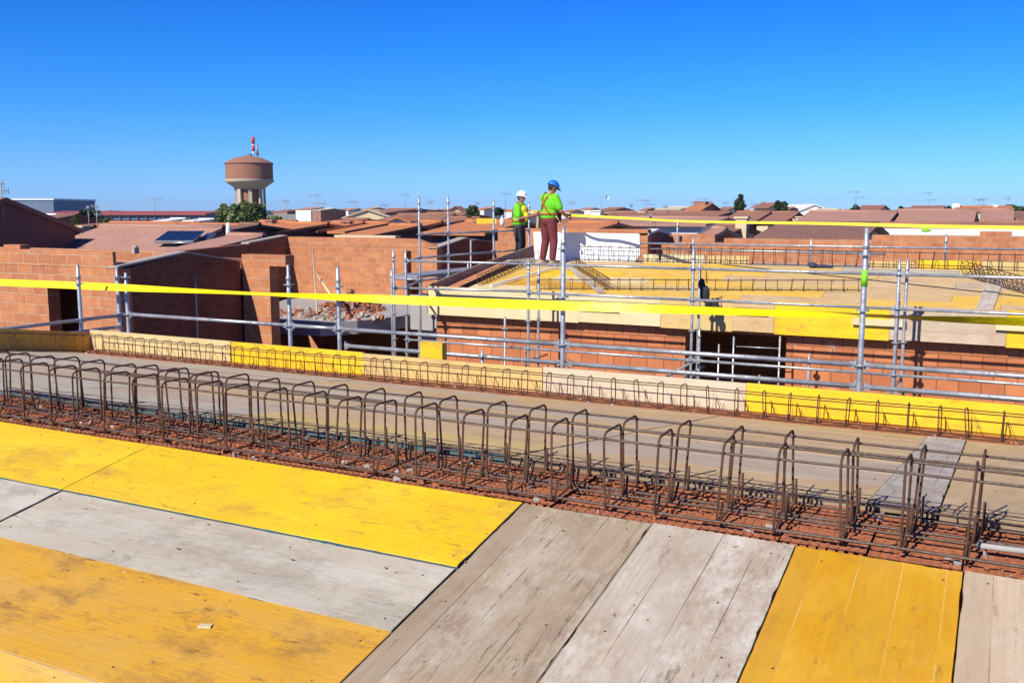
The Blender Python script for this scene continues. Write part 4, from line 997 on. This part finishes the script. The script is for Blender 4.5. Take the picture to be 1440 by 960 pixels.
# left far industrial buildings
p0 = at(64, 300, 260); p1 = at(286, 300, 260); i1 = empty('factory', (p0.x, p0.y, GZ), YAW, 'long red roofed factory with a glazed blue front', 'factory'); L_ = (p1-p0).length
zt_ = at(175, 302.5, 260).z-GZ; m = MB(); m.box(0, L_, 0, 25, 0, zt_); m.build('wall', M['bluesheet'], i1)
m = MB(); m.prism([(-.8, zt_+.0), (-.8, zt_+.35), (12, zt_+1.1), (25.8, zt_+.35), (25.8, zt_)], 'X', -.8, L_+.8); m.build('roof', M['t_red'], i1)
for k in range(18):
    X0_ = (k+.5)*L_/18; m = MB(); m.box(X0_-.2, X0_+.2, -.35, -.01, 0, zt_-.01); m.build('column', M['maroon'], i1)
for k in range(18):
    X0_ = (k+.5)*L_/18; m = MB(); m.box(X0_+.5, X0_+L_/18-.5, -.05, -.01, 1.2, zt_-1.2)
    if k < 17: m.build('glazing', M['glass'], i1)
i2 = empty('factory', (0, 0, 0), 0, 'large blue grey clad shed with white parapet at the left', 'factory')
p0 = at(-40, 300, 300); p1 = at(76, 300, 300); m = MB()
d_ = (p1-p0).normalized(); root_ = Matrix.Translation((p0.x, p0.y, GZ)) @ Matrix.Rotation(math.atan2(d_.y, d_.x), 4, 'Z'); L_ = (p1-p0).length
zt_ = at(20, 281.5, 300).z-GZ; m.box(0, L_, 0, 30, 0, zt_, 0, root_); m.build('wall', M['bluesheet'], i2)
m = MB(); m.box(-.3, L_+.3, -.3, 30.3, zt_+.004, zt_+.5, 0, root_); m.build('parapet', M['t_white'], i2)
i3 = house('big grey green warehouse roof beyond the orange roofs', 386, 506, 303, 312.5, 170, 14, 't_grey', 'wrender', name='warehouse', cat='warehouse')
m = MB()
for k, (xl, xr, y, F, lb) in enumerate(((52, 82, 303, 90, 'small white flat roofed building left of the dark round tree'), (240, 262, 308, 120, 'white distant shed in front of the red roofed factory'), (280, 302, 309, 110, 'white flat roofed house left of the green trees'), (258, 275, 313, 75, 'low white wall building behind the solar panels'))):
    house(lb, xl, xr, y, y+4, F, 3, 't_white', 'wrender')
H('dark low house between maroon gable and round tree', 80, 108, 303.5, 312, 80, 3, 't_dark', 'maroon')
H('small terracotta roofed outbuilding at the foot of the brown roof', 112, 134, 322, 330, 40, 1.5, 't_dark', 'cream', chim=[(117, 320, .35, 'cream')])
# yellow formwork strip behind the bush
m = MB(); a_ = at(670, 309, 34); b_ = at(706, 309, 34); m.box(a_.x, b_.x, a_.y, a_.y+.03, a_.z-.14, a_.z+.05); tag(m.build('yellow_board', W['yellow']), 'yellow shuttering board in the distance left of the white helmet worker', 'board')
m = MB(); a_ = at(706, 312, 33); m.ell(a_, .09, .07, .17, 10); m.tube([a_+Vector((0, 0, .15)), a_+Vector((0, 0, .21))], .03, 8); tag(m.build('white_jug', M['acw']), 'white plastic jug hanging left of the white helmet worker', 'jug')
# small white vent on the left wall and mortar lump
m = MB(); p = atY(177, 357, 11.1); m.box(p.x-.03, p.x+.03, 11.25, 11.35, -.7, -.60); m.ell((p.x, 11.3, -.60), .05, .05, .04, 8)
tag(m.build('mortar_lump', M['mortar']), 'mortar lump on top of the left brick wall', 'mortar lump')
m = MB(); p0 = atY(11, 349, 11.3); p1 = atY(34, 349, 11.3); m.box(p0.x, p1.x, 11.22, 11.42, -.676, -.60); tag(m.build('loose_brick', M['brickl']), 'long loose brick lying on the left brick wall', 'brick')
# green scrap on the far wall
m = MB(); p = atY(1302, 329.5, YP+.5); m.ell((p.x, YP+.5, z2+.10), .11, .07, .035, 8); m.ell((p.x-.04, YP+.5, z2+.14), .04, .04, .05, 8); tag(m.build('green_sack', M['green']), 'small bright green sack on the far brick parapet', 'sack')

# ------------------------------------------------------------------ water tower
wt = empty('water_tower', at(353, 310, 230)*1.0, YAW, 'brick water tower with a wide drum on concrete pillars', 'water tower')
wt.location.z = GZ
def hz(y): return at(353, y, 230).z-GZ
px1 = 230/1340.0
r_d = 32*px1
m = MB(); m.lathe([(r_d, hz(255)), (r_d, hz(230))], (0, 0, 0), 48); m.build('drum', M['towerb'], wt)
m = MB(); m.lathe([(0, hz(219.5)), (r_d*.25, hz(219.9)), (r_d*.5, hz(221.6)), (r_d*.75, hz(224.6)), (r_d*.92, hz(227.6)), (r_d*1.0, hz(229)), (r_d*1.03, hz(229.6)), (r_d*1.03, hz(231)), (r_d, hz(231))], (0, 0, 0), 48); dome = m.build('roof', M['t_brown'], wt)
m = MB(); m.lathe([(r_d*1.02, hz(252.5)), (r_d*1.03, hz(256)), (r_d*.92, hz(258)), (r_d*.68, hz(263.5)), (r_d*.64, hz(266)), (0, hz(266))], (0, 0, 0), 48); m.build('drum_base', M['towerc'], wt)
m = MB(); m.lathe([(r_d*.50, 0), (r_d*.50, hz(266.2))], (0, 0, 0), 32); core = m.build('shaft', M['towerb'], wt)
for k in range(8):
    a = 2*math.pi*(k+.35)/8; m = MB()
    m.box(-.25, .3, -.42, .42, 0, hz(265.8), 0, Matrix.Rotation(a, 4, 'Z') @ Matrix.Translation((r_d*.60, 0, 0))); m.build('pillar', M['towerc'], wt)
m = MB(); m.lathe([(0, hz(216.4)), (5*px1, hz(216.4)), (5*px1, hz(220)), (5.3*px1, hz(220))], (0, 0, 0), 16); m.build('lantern', M['bluesheet'], dome)
ma = empty('antenna_mast', at(356.5, 218, 229.6), 0, 'red and white antenna mast on top of the water tower', 'antenna')
for k, (a, b, c, w_) in enumerate(((0, .9, 't_white', .25), (.9, 2.1, 'antr', .36), (2.1, 2.6, 't_white', .3), (2.6, 4.2, 'antr', .40))):
    m = MB(); m.tube([(0, 0, a), (0, 0, b)], w_, 8); m.build('mast_section', M[c], ma)
m = MB(); m.tube([(0, 0, 0), (0, 0, 2.6)], [.38, .18], 8); o = m.build('antenna_mast', M['pole']); o.location = at(362, 219, 229.5); tag(o, 'short grey antenna on the water tower beside the red one', 'antenna')

# ------------------------------------------------------------------ TV antennas
def antenna(px_, ytop, ybot, F, kind, label, w=.5):
    p = at(px_, ybot, F); top = at(px_, ytop, F); h = top.z-p.z
    root = empty('tv_antenna', p, YAW, label, 'antenna')
    k_ = max(.016, F/1340*.30)
    m = MB(); m.tube([(0, 0, -.6), (0, 0, h)], k_, 6); m.build('mast', M['pole'], root)
    m = MB()
    if kind == 'yagi':
        m.tube([(-w, 0, h*.95), (w*.6, 0, h*.95)], k_*.8, 5)
        for i in range(7): x = -w+i*w*.25; m.tube([(x, -.25, h*.95), (x, .25, h*.95)], k_*.5, 4); m.tube([(x, 0, h*.95-.12), (x, 0, h*.95+.12)], k_*.5, 4)
    elif kind == 'double':
        for zz_, s_ in ((h*.95, -1), (h*.6, 1)):
            m.tube([(-w*.4*s_, 0, zz_), (w*s_, 0, zz_)], k_*.8, 5)
            for i in range(5): x = (-.4+i*.33)*w*s_; m.tube([(x, 0, zz_-.1), (x, 0, zz_+.1)], k_*.6, 4)
    elif kind == 'rake':
        for i in (-1, -.3, .4, 1): m.tube([(i*w*.6, 0, h*.75), (i*w*.6, 0, h)], k_*.7, 4)
        m.tube([(-w*.6, 0, h*.78), (w*.6, 0, h*.78)], k_*.7, 4)
    else:
        m.lathe([(0, 0), (.1*w, .03), (.2*w, .09)], (0, 0, 0), 14)
    o = m.build('aerial', M['pole' if kind != 'dish' else 'acw'], root)
    if kind == 'dish': o.rotation_euler = (R(70), 0, R(40)); o.location = (.3, -.1, h*.85)
    return root
AN = [(3, 257, 284, 28, 'double', 'aerial on the maroon gable at the left frame edge', .35), (137, 289, 321, 42, 'double', 'forked aerial right of the dark round tree', .4), (125.5, 292, 320, 42, 'yagi', 'thin mast in front of the dark round tree', .1),
      (53, 284, 304, 90, 'rake', 'white aerial before the blue shed', .6), (218, 276, 300, 90, 'rake', 'tall comb aerial above the red roofed factory', 1.6), (324, 277, 312, 60, 'dish', 'thin aerial left of the water tower', .2),
      (404, 281, 316, 52, 'double', 'aerial right of the water tower', .4), (446, 273, 306, 60, 'double', 'tallest aerial over the grey green warehouse roof', .9), (498, 283, 298, 80, 'yagi', 'small aerial left of the cream gable building', .8),
      (542, 288, 302, 70, 'yagi', 'little aerial right of the cream gable building', .5), (570, 269, 297, 75, 'rake', 'faint comb aerial left of the first tall pole', .8), (605, 280, 306, 62, 'rake', 'comb aerial between the two tall poles', .5),
      (711, 268, 292, 55, 'rake', 'comb aerial left of the white helmet worker', .7), (804, 282, 301, 60, 'rake', 'small comb aerial right of the blue helmet worker', .5), (845, 275, 298, 57, 'dish', 'white satellite dish mast on the square chimney', 1.0),
      (908, 281, 297, 60, 'double', 'double aerial above the long roof at centre right', .9), (888, 288, 297, 62, 'yagi', 'tiny aerial left of the double one over the long roof', .2), (937, 290, 298, 62, 'yagi', 'tiny aerial before the pale flat house', .3),
      (975, 284, 296, 80, 'double', 'aerial left of the small brown distant roof', .5), (990, 279, 292, 95, 'double', 'aerial on the small brown distant roof', 1.2), (1022, 285, 297, 90, 'yagi', 'aerial left of the tallest dark tree', .6),
      (1062, 286, 298, 80, 'yagi', 'aerial between the two dark trees', .6), (1203, 269, 290, 70, 'double', 'large double aerial right of the white warehouse', .9), (1305, 270, 298, 70, 'double', 'large double aerial above the fifth roof', .9),
      (1376, 280, 300, 60, 'double', 'forked aerial above the sixth roof', .7), (1382, 279, 300, 61, 'yagi', 'single aerial standing close behind the forked one', .5), (1417, 278, 292, 90, 'yagi', 'faint aerial near the right frame edge', .5),
      (915, 303, 322, 45, 'yagi', 'thin dark mast before the long brown roof', .1), (672, 285, 294, 80, 'yagi', 'little aerial above the dark bush', .3)]
for a in AN: antenna(a[0], a[1], a[2], a[3], a[4], a[5], a[6]*.62)

# ------------------------------------------------------------------ trees
def tree(label, px_, ytop, ybot, wpx, F, mat='leaf', n=1800, leaf=.16, name='tree', cat='tree', seed=0, tall=False, trunkh=.3):
    rnd = random.Random(seed+int(px_)); p = at(px_, ybot, F); h = at(px_, ytop, F).z-GZ; w = wpx/1340*F/2
    root = empty(name, (p.x, p.y, GZ), rnd.uniform(0, 6), label, cat)
    hv = (at(px_, ytop, F).z-p.z)
    m = MB(); m.tube([(0, 0, 0), (.05*w, 0, h*.5), (0, .05*w, h*.9)], [w*.13, w*.09, w*.03], 8)
    for k in range(6):
        a = rnd.uniform(0, 6.28); z = h-hv*rnd.uniform(.3, .9)
        m.tube([(0, 0, z), (w*.35*math.cos(a), w*.35*math.sin(a), z+hv*.15), (w*.7*math.cos(a), w*.7*math.sin(a), z+hv*.25)], [w*.05, w*.035, w*.015], 6)
    m.build('trunk', M['bark'], root)
    m = MB(); clumps = []
    nc = 34
    for k in range(nc):
        while True:
            q = Vector((rnd.uniform(-1, 1), rnd.uniform(-1, 1), rnd.uniform(-1, 1)))
            if .35 < q.length < 1.05: break
        cr = w*rnd.uniform(.16, .34)
        clumps.append((q.x*(w-cr*.7), q.y*(w-cr*.7), h-hv*.55+q.z*(hv*.55-cr*.6), cr))
    for k in range(n):
        cx, cy_, cz, cr = clumps[rnd.randrange(nc)]
        d = Vector((rnd.gauss(0, 1), rnd.gauss(0, 1), rnd.gauss(0, 1)*.8)).normalized()*cr*rnd.random()**.4*1.15
        c = Vector((cx, cy_, cz))+d
        if c.z > h: c.z = h-rnd.random()*.3
        u = Vector((rnd.uniform(-1, 1), rnd.uniform(-1, 1), rnd.uniform(-1, 1))).normalized()*leaf; v = u.cross(Vector((rnd.uniform(-1, 1), rnd.uniform(-1, 1), rnd.uniform(-1, 1)))).normalized()*leaf*.6
        m.face([c-u, c-v, c+u, c+v], [(0, 0)]*4)
    m.build('crown', M[mat], root); return root
tree('dark round tree before the red roofed factory', 127, 293, 322, 34, 85, 'leafd', 2600, .22, seed=1)
tree('smaller green tree at the right foot of the round tree', 148, 304, 322, 22, 80, 'leaf', 1300, .2, seed=2)
tree('green tree left of the water tower with a lone leader', 316, 287, 318, 26, 110, 'leaf', 2000, .24, seed=3)
tree('bushy green tree directly in front of the water tower', 336, 286, 320, 46, 105, 'leaf', 3000, .25, seed=4)
tree('tall green tree against the water tower shaft', 355, 279, 322, 40, 100, 'leaf', 3000, .24, seed=5)
tree('low green bush right of the water tower base', 385, 304, 316, 26, 100, 'leaf', 1200, .2, seed=6)
tree('tall dark cypress like tree above the long brown roof', 1041, 274, 300, 15, 75, 'leafd', 1800, .13, seed=7, tall=True)
tree('dark pine tree right of the brown roofed tall house', 1097, 281, 300, 20, 90, 'leafd', 1900, .16, seed=8)
tree('small dark tree left of the brown roofed tall house', 1073, 285, 296, 9, 96, 'leafd', 700, .15, seed=9)
tree('dark bush with upright leaves between the tall poles', 664, 289, 314, 21, 60, 'leafd', 1800, .12, seed=10)
tree('dark tree left of the white helmet worker', 700, 292, 302, 16, 70, 'leafd', 900, .13, seed=11)
tree('dark small tree at the right of the white warehouse', 1203, 288, 300, 13, 110, 'leafd', 800, .18, seed=12)
tree('small conical dark tree above the fifth roof, left one', 1267, 290, 298, 7, 110, 'leafd', 500, .15, seed=13)
tree('small conical dark tree above the fifth roof, right one', 1334, 290, 298, 7, 108, 'leafd', 500, .15, seed=14)
tree('flat dark tree at the right frame edge', 1436, 291, 300, 24, 100, 'leafd', 900, .2, seed=15)
tree('flat dark pine over the orange distant roofs', 1421, 288.5, 294, 14, 112, 'leafd', 700, .2, seed=16)
tree('dark tree behind the small white buildings at the left', 96, 300, 318, 26, 95, 'leafd', 1300, .2, seed=17)
tree('grey green tree with bare stems left of the round tree', 107, 306, 322, 12, 70, 'leaf', 700, .14, seed=18)

# ------------------------------------------------------------------ far wood and low hills
m = MB(); rnd = random.Random(9)
for k in range(5200):
    px_ = rnd.uniform(-100, 1560); F = rnd.uniform(1300, 2200)
    if 1180 < px_ < 1440 and rnd.random() < .4: continue
    p = at(px_, 297, F); hgt = rnd.uniform(3, 9.5)*(1.15 if 350 < px_ < 520 else .9)*(.85+.25*math.sin(px_*.05)*math.sin(px_*.013))
    m.ell((p.x, p.y, GZ+hgt*.5), rnd.uniform(2.5, 6), rnd.uniform(2.5, 6), hgt*.55, 6)
tag(m.build('far_wood', M['leafd']), 'low dark line of woodland along the horizon', 'woodland', kind='stuff')
m = MB(); rnd = random.Random(19)
for k in range(700):
    px_ = rnd.uniform(-80, 1520); F = rnd.uniform(160, 600); p = at(px_, 297, F); s_ = rnd.uniform(1, 3)
    m.ell((p.x, p.y, GZ+s_*.6), s_*1.4, s_*1.4, s_, 6)
tag(m.build('field_shrubs', M['leafd']), 'scattered shrubs in the fields beyond the town', 'shrubs', kind='stuff')

# ------------------------------------------------------------------ people
def remesh(mb, name, mat, parent, vox=.012):
    tmp = bpy.data.objects.new('tmp', mb.mesh('tmp', mat)); col.objects.link(tmp)
    md = tmp.modifiers.new('r', 'REMESH'); md.mode = 'VOXEL'; md.voxel_size = vox; md.use_smooth_shade = True
    sm = tmp.modifiers.new('s', 'SMOOTH'); sm.iterations = 3; sm.factor = .5
    dg = bpy.context.evaluated_depsgraph_get(); ev = tmp.evaluated_get(dg)
    me = bpy.data.meshes.new_from_object(ev); bpy.data.objects.remove(tmp)
    me.materials.clear(); me.materials.append(mat)
    o = bpy.data.objects.new(name, me); col.objects.link(o); o.parent = parent; return o
def limb(m, pts, rs, n=12):
    P = []; Q = []
    for i in range(len(pts)-1):
        a = Vector(pts[i]); b = Vector(pts[i+1])
        for k in range(5): t = k/5; P.append(a.lerp(b, t)); Q.append(rs[i]*(1-t)+rs[i+1]*t)
    P.append(Vector(pts[-1])); Q.append(rs[-1]); m.tube(P, Q, n)
    for p, r in zip(pts, rs): m.ell(p, r, r, r, 10)
SK = plain('skin', (.42, .21, .13), .6, 0, .2, 20)
SH = plain('green_shirt_cloth', (.16, .70, .012), .8, 0, .5, 9, (.09, .42, .01), 1.0)
TM = plain('maroon_trouser_cloth', (.16, .03, .035), .85, 0, .4, 9, (.09, .02, .02), .3)
TD = plain('dark_trouser_cloth', (.035, .035, .045), .85, 0, .4, 9, (.06, .05, .05), .3)
BT = plain('sand_boot_leather', (.38, .30, .20), .8, 0, .3, 12)
HR = plain('dark_hair', (.03, .02, .015), .8, 0, .2)
HB_ = plain('blue_helmet_plastic', (.02, .19, .62), .3, 0, .05)
HW_ = plain('white_helmet_plastic', (.85, .85, .85), .3, 0, .05)
ST = plain('orange_harness_webbing', (.45, .14, .03), .7, 0, .3)
YL = plain('yellow_vest_cloth', (.85, .72, .03), .7, 0, .3)
def hand(m, wr, dr, up, s=1.0, curl=.5):
    dr = dr.normalized(); side = dr.cross(up).normalized(); up = side.cross(dr).normalized()
    Mx = Matrix((side, dr, up)).transposed()
    m.ell(wr+dr*.045*s, .042*s, .052*s, .018*s, 10, Mx)
    for k, (o_, L) in enumerate(((-.030, .062), (-.010, .072), (.011, .068), (.030, .052))):
        a = wr+dr*.085*s+side*o_*s; b = a+(dr*(1-curl*.4)-up*curl).normalized()*L*.5*s; c = b+(dr*(.6-curl)-up*(curl+.4)).normalized()*L*.5*s
        m.tube([a-dr*.02, a, b, c], [.0095*s, .009*s, .0085*s, .007*s], 7)
    a = wr+dr*.03*s-side*.036*s; b = a+(dr*.7-side*.7-up*.2).normalized()*.035*s; c = b+(dr*.9-up*.4).normalized()*.028*s
    m.tube([a, b, c], [.012*s, .011*s, .009*s], 7)
def person(label, loc, face, J, helmet, trouser, head_turn=0, nod=.35, shirt=SH, vest=False, extra=None):
    root = empty('person', loc, face, label, 'person')      # local: +X is the way the body faces, Y left, Z up
    V = Vector
    body = MB()
    hip = V(J['hip']); chest = V(J['chest']); neck = V(J['neck']); head = V(J['head'])
    Rh = Matrix.Rotation(head_turn, 3, 'Z') @ Matrix.Rotation(nod, 3, 'Y')
    def torso(m, g):
        m.ell(hip+(V((0, 0, .085)) if g else V((0, 0, 0))), .115+g, .165+g, .13+g*.3, 16); m.ell(hip.lerp(chest, .5), .105+g, .15+g, .17+g, 16)
        m.ell(chest, .125+g, .185+g, .19+g, 16); m.ell(chest+V((0, 0, .12)), .09+g, .185+g, .08+g, 14)
    torso(body, 0)
    limb(body, [chest+V((0, 0, .15)), neck, head+V((0, 0, -.05))], [.06, .052, .05])
    body.ell(head, .098, .078, .115, 18, Rh); body.ell(head+Rh @ V((.035, 0, -.06)), .06, .055, .055, 12, Rh)
    body.ell(head+Rh @ V((.102, 0, -.015)), .018, .012, .022, 8, Rh)
    body.ell(head+Rh @ V((.085, 0, -.055)), .014, .026, .007, 8, Rh)
    for sg in (-1, 1): body.ell(head+Rh @ V((-.005, sg*.078, -.01)), .02, .01, .03, 8, Rh)
    for s in ('L', 'R'):
        sh, el, wr = (V(J[k+s]) for k in ('sh', 'el', 'wr')); limb(body, [sh, el, wr], [.052, .042, .029])
        hand(body, wr, V(J['hd'+s]), V(J['hu'+s]), 1.0, J.get('curl', .7))
        hp, kn, an = (V(J[k+s]) for k in ('hp', 'kn', 'an')); limb(body, [hp, kn, an], [.082, .056, .04])
        body.ell(an+V((.05, 0, -.05)), .11, .04, .035, 10)
    remesh(body, 'body', SK, root, .011)
    m = MB(); torso(m, .045)
    for s in ('L', 'R'):
        sh, el = V(J['sh'+s]), V(J['el'+s]); limb(m, [chest+V((0, (.12 if s == 'L' else -.12), .12)), sh, sh.lerp(el, .72)], [.095, .09, .078])
    # folds
    remesh(m, 'shirt', shirt, root, .012)
    m = MB(); m.ell(hip+V((0, 0, -.02)), .15, .20, .14, 16)
    for s in ('L', 'R'):
        hp, kn, an = (V(J[k+s]) for k in ('hp', 'kn', 'an')); limb(m, [hip.lerp(hp, .7), hp, kn, an+V((0, 0, .03))], [.12, .118, .09, .074])
    remesh(m, 'trousers', trouser, root, .012)
    for s in ('L', 'R'):
        an = V(J['an'+s]); m = MB(); limb(m, [an+V((0, 0, .07)), an+V((0, 0, -.02))], [.056, .052]); m.ell(an+V((.06, 0, -.055)), .15, .052, .045, 12); m.box(an.x-.09, an.x+.20, an.y-.05, an.y+.05, an.z-.1, an.z-.075)
        remesh(m, 'boot', BT, root, .011)
    m = MB(); m.ell(head+Rh @ V((-.018, 0, .005)), .094, .083, .108, 16, Rh); remesh(m, 'hair', HR, root, .01)
    # helmet: shell, brim and peak
    m = MB(); b = len(m.v); n = 24; k_ = 8
    for i in range(k_+1):
        ph = (math.pi/2)*i/k_
        for q in range(n):
            t = 2*math.pi*q/n; rr = math.sin(ph); ridge = .012*math.exp(-(math.sin(t)*rr*6)**2)
            p = V((.135*rr*math.cos(t), .112*rr*math.sin(t), .115*math.cos(ph)+ridge*(1-rr*.5)))
            m.v.append(head+Rh @ (p+V((0, 0, .035))))
    for i in range(k_):
        for q in range(n):
            q2 = (q+1) % n; m.f.append((b+i*n+q, b+(i+1)*n+q, b+(i+1)*n+q2, b+i*n+q2)); m.m.append(0); m.sm.append(True); m.u.append([(0, 0)]*4)
    b = len(m.v)
    for rr in (0, 1):
        for q in range(n):
            t = 2*math.pi*q/n; pk = max(0, math.cos(t))**3*.055*rr
            m.v.append(head+Rh @ V(((.135+.014*rr+pk)*math.cos(t), (.112+.014*rr)*math.sin(t), .037-.012*rr-.2*pk)))
    for q in range(n):
        q2 = (q+1) % n; m.f.append((b+q, b+n+q, b+n+q2, b+q2)); m.m.append(0); m.sm.append(True); m.u.append([(0, 0)]*4)
    o = m.build('helmet', helmet, root); o.modifiers.new('s', 'SOLIDIFY').thickness = .004
    # harness straps following the torso
    def strap(pts, nm='harness_strap', mt=ST, w=.022):
        m = MB(); P = []
        for i in range(len(pts)-1):
            for k in range(8): P.append(V(pts[i]).lerp(V(pts[i+1]), k/8))
        P.append(V(pts[-1])); c0 = chest.lerp(hip, .4)
        rings = []
        for i, p in enumerate(P):
            tn = (P[min(i+1, len(P)-1)]-P[max(i-1, 0)]).normalized(); nn = V((p.x-c0.x, p.y-c0.y, 0)).normalized(); sd = tn.cross(nn).normalized()
            rings.append((p+sd*w, p-sd*w))
        for i in range(len(rings)-1): m.face([rings[i][0], rings[i+1][0], rings[i+1][1], rings[i][1]], [(0, 0)]*4, 0, True)
        o = m.build(nm, mt, root); o.modifiers.new('s', 'SOLIDIFY').thickness = .006
    c = chest; h = hip
    strap([c+V((.09, .12, .17)), c+V((-.02, .12, .255)), c+V((-.155, .07, .14)), c+V((-.19, 0, .03)), c+V((-.17, -.10, -.12)), h+V((-.13, -.19, .12))])
    strap([c+V((.09, -.12, .17)), c+V((-.02, -.12, .255)), c+V((-.155, -.07, .14)), c+V((-.19, 0, .03)), c+V((-.17, .10, -.12)), h+V((-.13, .19, .12))])
    strap([c+V((.09, -.12, .17)), c+V((.185, -.08, 0)), h+V((.16, -.12, .12))]); strap([c+V((.09, .12, .17)), c+V((.185, .08, 0)), h+V((.16, .12, .12))])
    m = MB(); m.lathe([(.155, 0), (.172, 0), (.172, .045), (.155, .045)], (0, 0, 0), 24); o = m.build('belt', ST, root); o.location = h+V((0, 0, .09)); o.scale = (1, 1.25, 1)
    if vest:
        m = MB(); m.ell(c+V((.09, -.03, .06)), .12, .17, .13, 12); m.ell(c+V((.2, -.1, -.1)), .07, .09, .12, 12); remesh(m, 'chest_pad', YL, root, .012)
    if extra: extra(root, V, c, h)
    return root
def belt_kit(root, V, c, h):
    m = MB(); m.box(-.05, .05, -.03, .03, -.24, .0); o = m.build('tool_pouch', BT, root); o.location = h+V((-.08, .215, .05)); o.rotation_euler = (0, .1, .2)
    m = MB(); m.box(-.09, .09, -.035, .035, -.20, .02); o = m.build('tool_pouch', TD, root); o.location = h+V((.16, -.10, .12)); o.rotation_euler = (0, .1, -.5)
    m = MB(); m.tube([(0, 0, 0), (.10, -.02, -.14)], .010, 8); m.box(.07, .13, -.04, .0, -.16, -.135); o = m.build('hammer', W['cream'], root); o.location = h+V((.03, -.21, .07))
J1 = dict(hip=(0, 0, .95), chest=(.03, 0, 1.26), neck=(.06, 0, 1.50), head=(.10, -.02, 1.62),
          shL=(.03, .19, 1.40), elL=(.16, .25, 1.14), wrL=(.40, .13, 1.10), hdL=(.9, -.35, .0), huL=(0, 0, 1),
          shR=(.03, -.19, 1.40), elR=(.10, -.29, 1.12), wrR=(.33, -.24, .98), hdR=(.95, .2, .0), huR=(0, 0, 1),
          hpL=(0, .10, .90), knL=(.035, .13, .50), anL=(-.03, .15, .10), hpR=(0, -.10, .90), knR=(.05, -.12, .50), anR=(.0, -.14, .10))
RD = -YAW*0
def facing(deg_away):                      # world heading: image right turned away from the viewer by deg
    return YAW+R(deg_away)
p1 = atY(771, 372, 18.55); 
person('worker in a blue helmet, green shirt and maroon trousers holding the tape', (p1.x, 18.55, dz2(18.55)+.03), facing(38), J1, HB_, TM, head_turn=-.35, nod=.45, extra=belt_kit)
J2 = dict(J1); J2.update(head=(.07, -.02, 1.64), elL=(.12, .26, 1.12), wrL=(.34, .10, 1.22), elR=(.10, -.27, 1.12), wrR=(.33, -.08, 1.18), hdR=(.8, .6, .1))
p2 = at(730, 300, 23.4)
person('worker in a white helmet, green shirt and dark trousers on the gable scaffold', (p2.x, p2.y, -1.30), facing(-22), J2, HW_, TD, head_turn=-.1, nod=.12, vest=True)

m = MB(); m.box(-2600, 2600, -2600, 2600, GZ-1, 30)
hzm = bpy.data.materials.new('haze_air'); hzm.use_nodes = True; hn = hzm.node_tree; hn.nodes.remove(hn.nodes['Principled BSDF'])
pv = hn.nodes.new('ShaderNodeVolumePrincipled'); pv.inputs['Color'].default_value = (.62, .78, 1, 1); pv.inputs['Density'].default_value = .00014; pv.inputs['Anisotropy'].default_value = .2
hn.links.new(pv.outputs[0], hn.nodes['Material Output'].inputs['Volume'])
tag(m.build('haze', hzm), kind='stuff')
# ------------------------------------------------------------------ sun, sky, camera
sd = Vector((.21, .95, -.80)).normalized()
L = bpy.data.lights.new('sun', 'SUN'); L.energy = 4.8; L.angle = R(.5); L.color = (1, .94, .85)
lo = bpy.data.objects.new('sun', L); col.objects.link(lo); lo.rotation_euler = sd.to_track_quat('-Z', 'Y').to_euler(); lo.location = (0, -20, 30)
w = bpy.data.worlds.new('World'); scn.world = w; w.use_nodes = True; nt = w.node_tree
bg = nt.nodes['Background']; sky = nt.nodes.new('ShaderNodeTexSky'); sky.sky_type = 'NISHITA'; sky.sun_disc = False
sky.sun_elevation = math.asin(-sd.z); sky.sun_rotation = math.atan2(-sd.x, -sd.y) % (2*math.pi)
sky.air_density = 1.0; sky.dust_density = 0.0; sky.ozone_density = 3.0; sky.altitude = 0
hs_ = nt.nodes.new('ShaderNodeHueSaturation'); hs_.inputs['Saturation'].default_value = 1.0; hs_.inputs['Value'].default_value = 1.0
nt.links.new(sky.outputs[0], hs_.inputs['Color']); tc_ = nt.nodes.new('ShaderNodeTexCoord'); sx_ = nt.nodes.new('ShaderNodeSeparateXYZ'); nt.links.new(tc_.outputs['Generated'], sx_.inputs[0])
rp_ = nt.nodes.new('ShaderNodeValToRGB'); cr_ = rp_.color_ramp; nt.links.new(sx_.outputs[2], rp_.inputs[0])
STOPS = [(0.0, (.27, .52, 1.2)), (.04, (.22, .48, 1.1)), (.10, (.11, .44, .98)), (.16, (.06, .39, .97)), (.25, (.035, .315, .96)), (.34, (.012, .17, .62)), (.6, (.012, .12, .42))]
cr_.elements[0].position = STOPS[0][0]; cr_.elements[0].color = STOPS[0][1]+(1,); cr_.elements[1].position = STOPS[-1][0]; cr_.elements[1].color = STOPS[-1][1]+(1,)
for p_, c_ in STOPS[1:-1]: e_ = cr_.elements.new(p_); e_.color = c_+(1,)
mx_ = nt.nodes.new('ShaderNodeMix'); mx_.data_type = 'RGBA'; mx_.blend_type = 'MULTIPLY'; mx_.inputs[0].default_value = 1
nt.links.new(hs_.outputs[0], mx_.inputs[6]); nt.links.new(rp_.outputs[0], mx_.inputs[7]); nt.links.new(mx_.outputs[2], bg.inputs['Color']); bg.inputs['Strength'].default_value = .13
cam = bpy.data.cameras.new('camera'); cam.lens = 1340/1440*36; cam.sensor_width = 36; cam.clip_end = 20000; cam.clip_start = .05
co = bpy.data.objects.new('camera', cam); col.objects.link(co); co.location = (0, 0, 0)
co.rotation_euler = (R(90)-PITCH, 0, YAW); scn.camera = co
scn.view_settings.view_transform = 'Standard'; scn.view_settings.look = 'None'; scn.view_settings.exposure = .3; scn.view_settings.gamma = 1
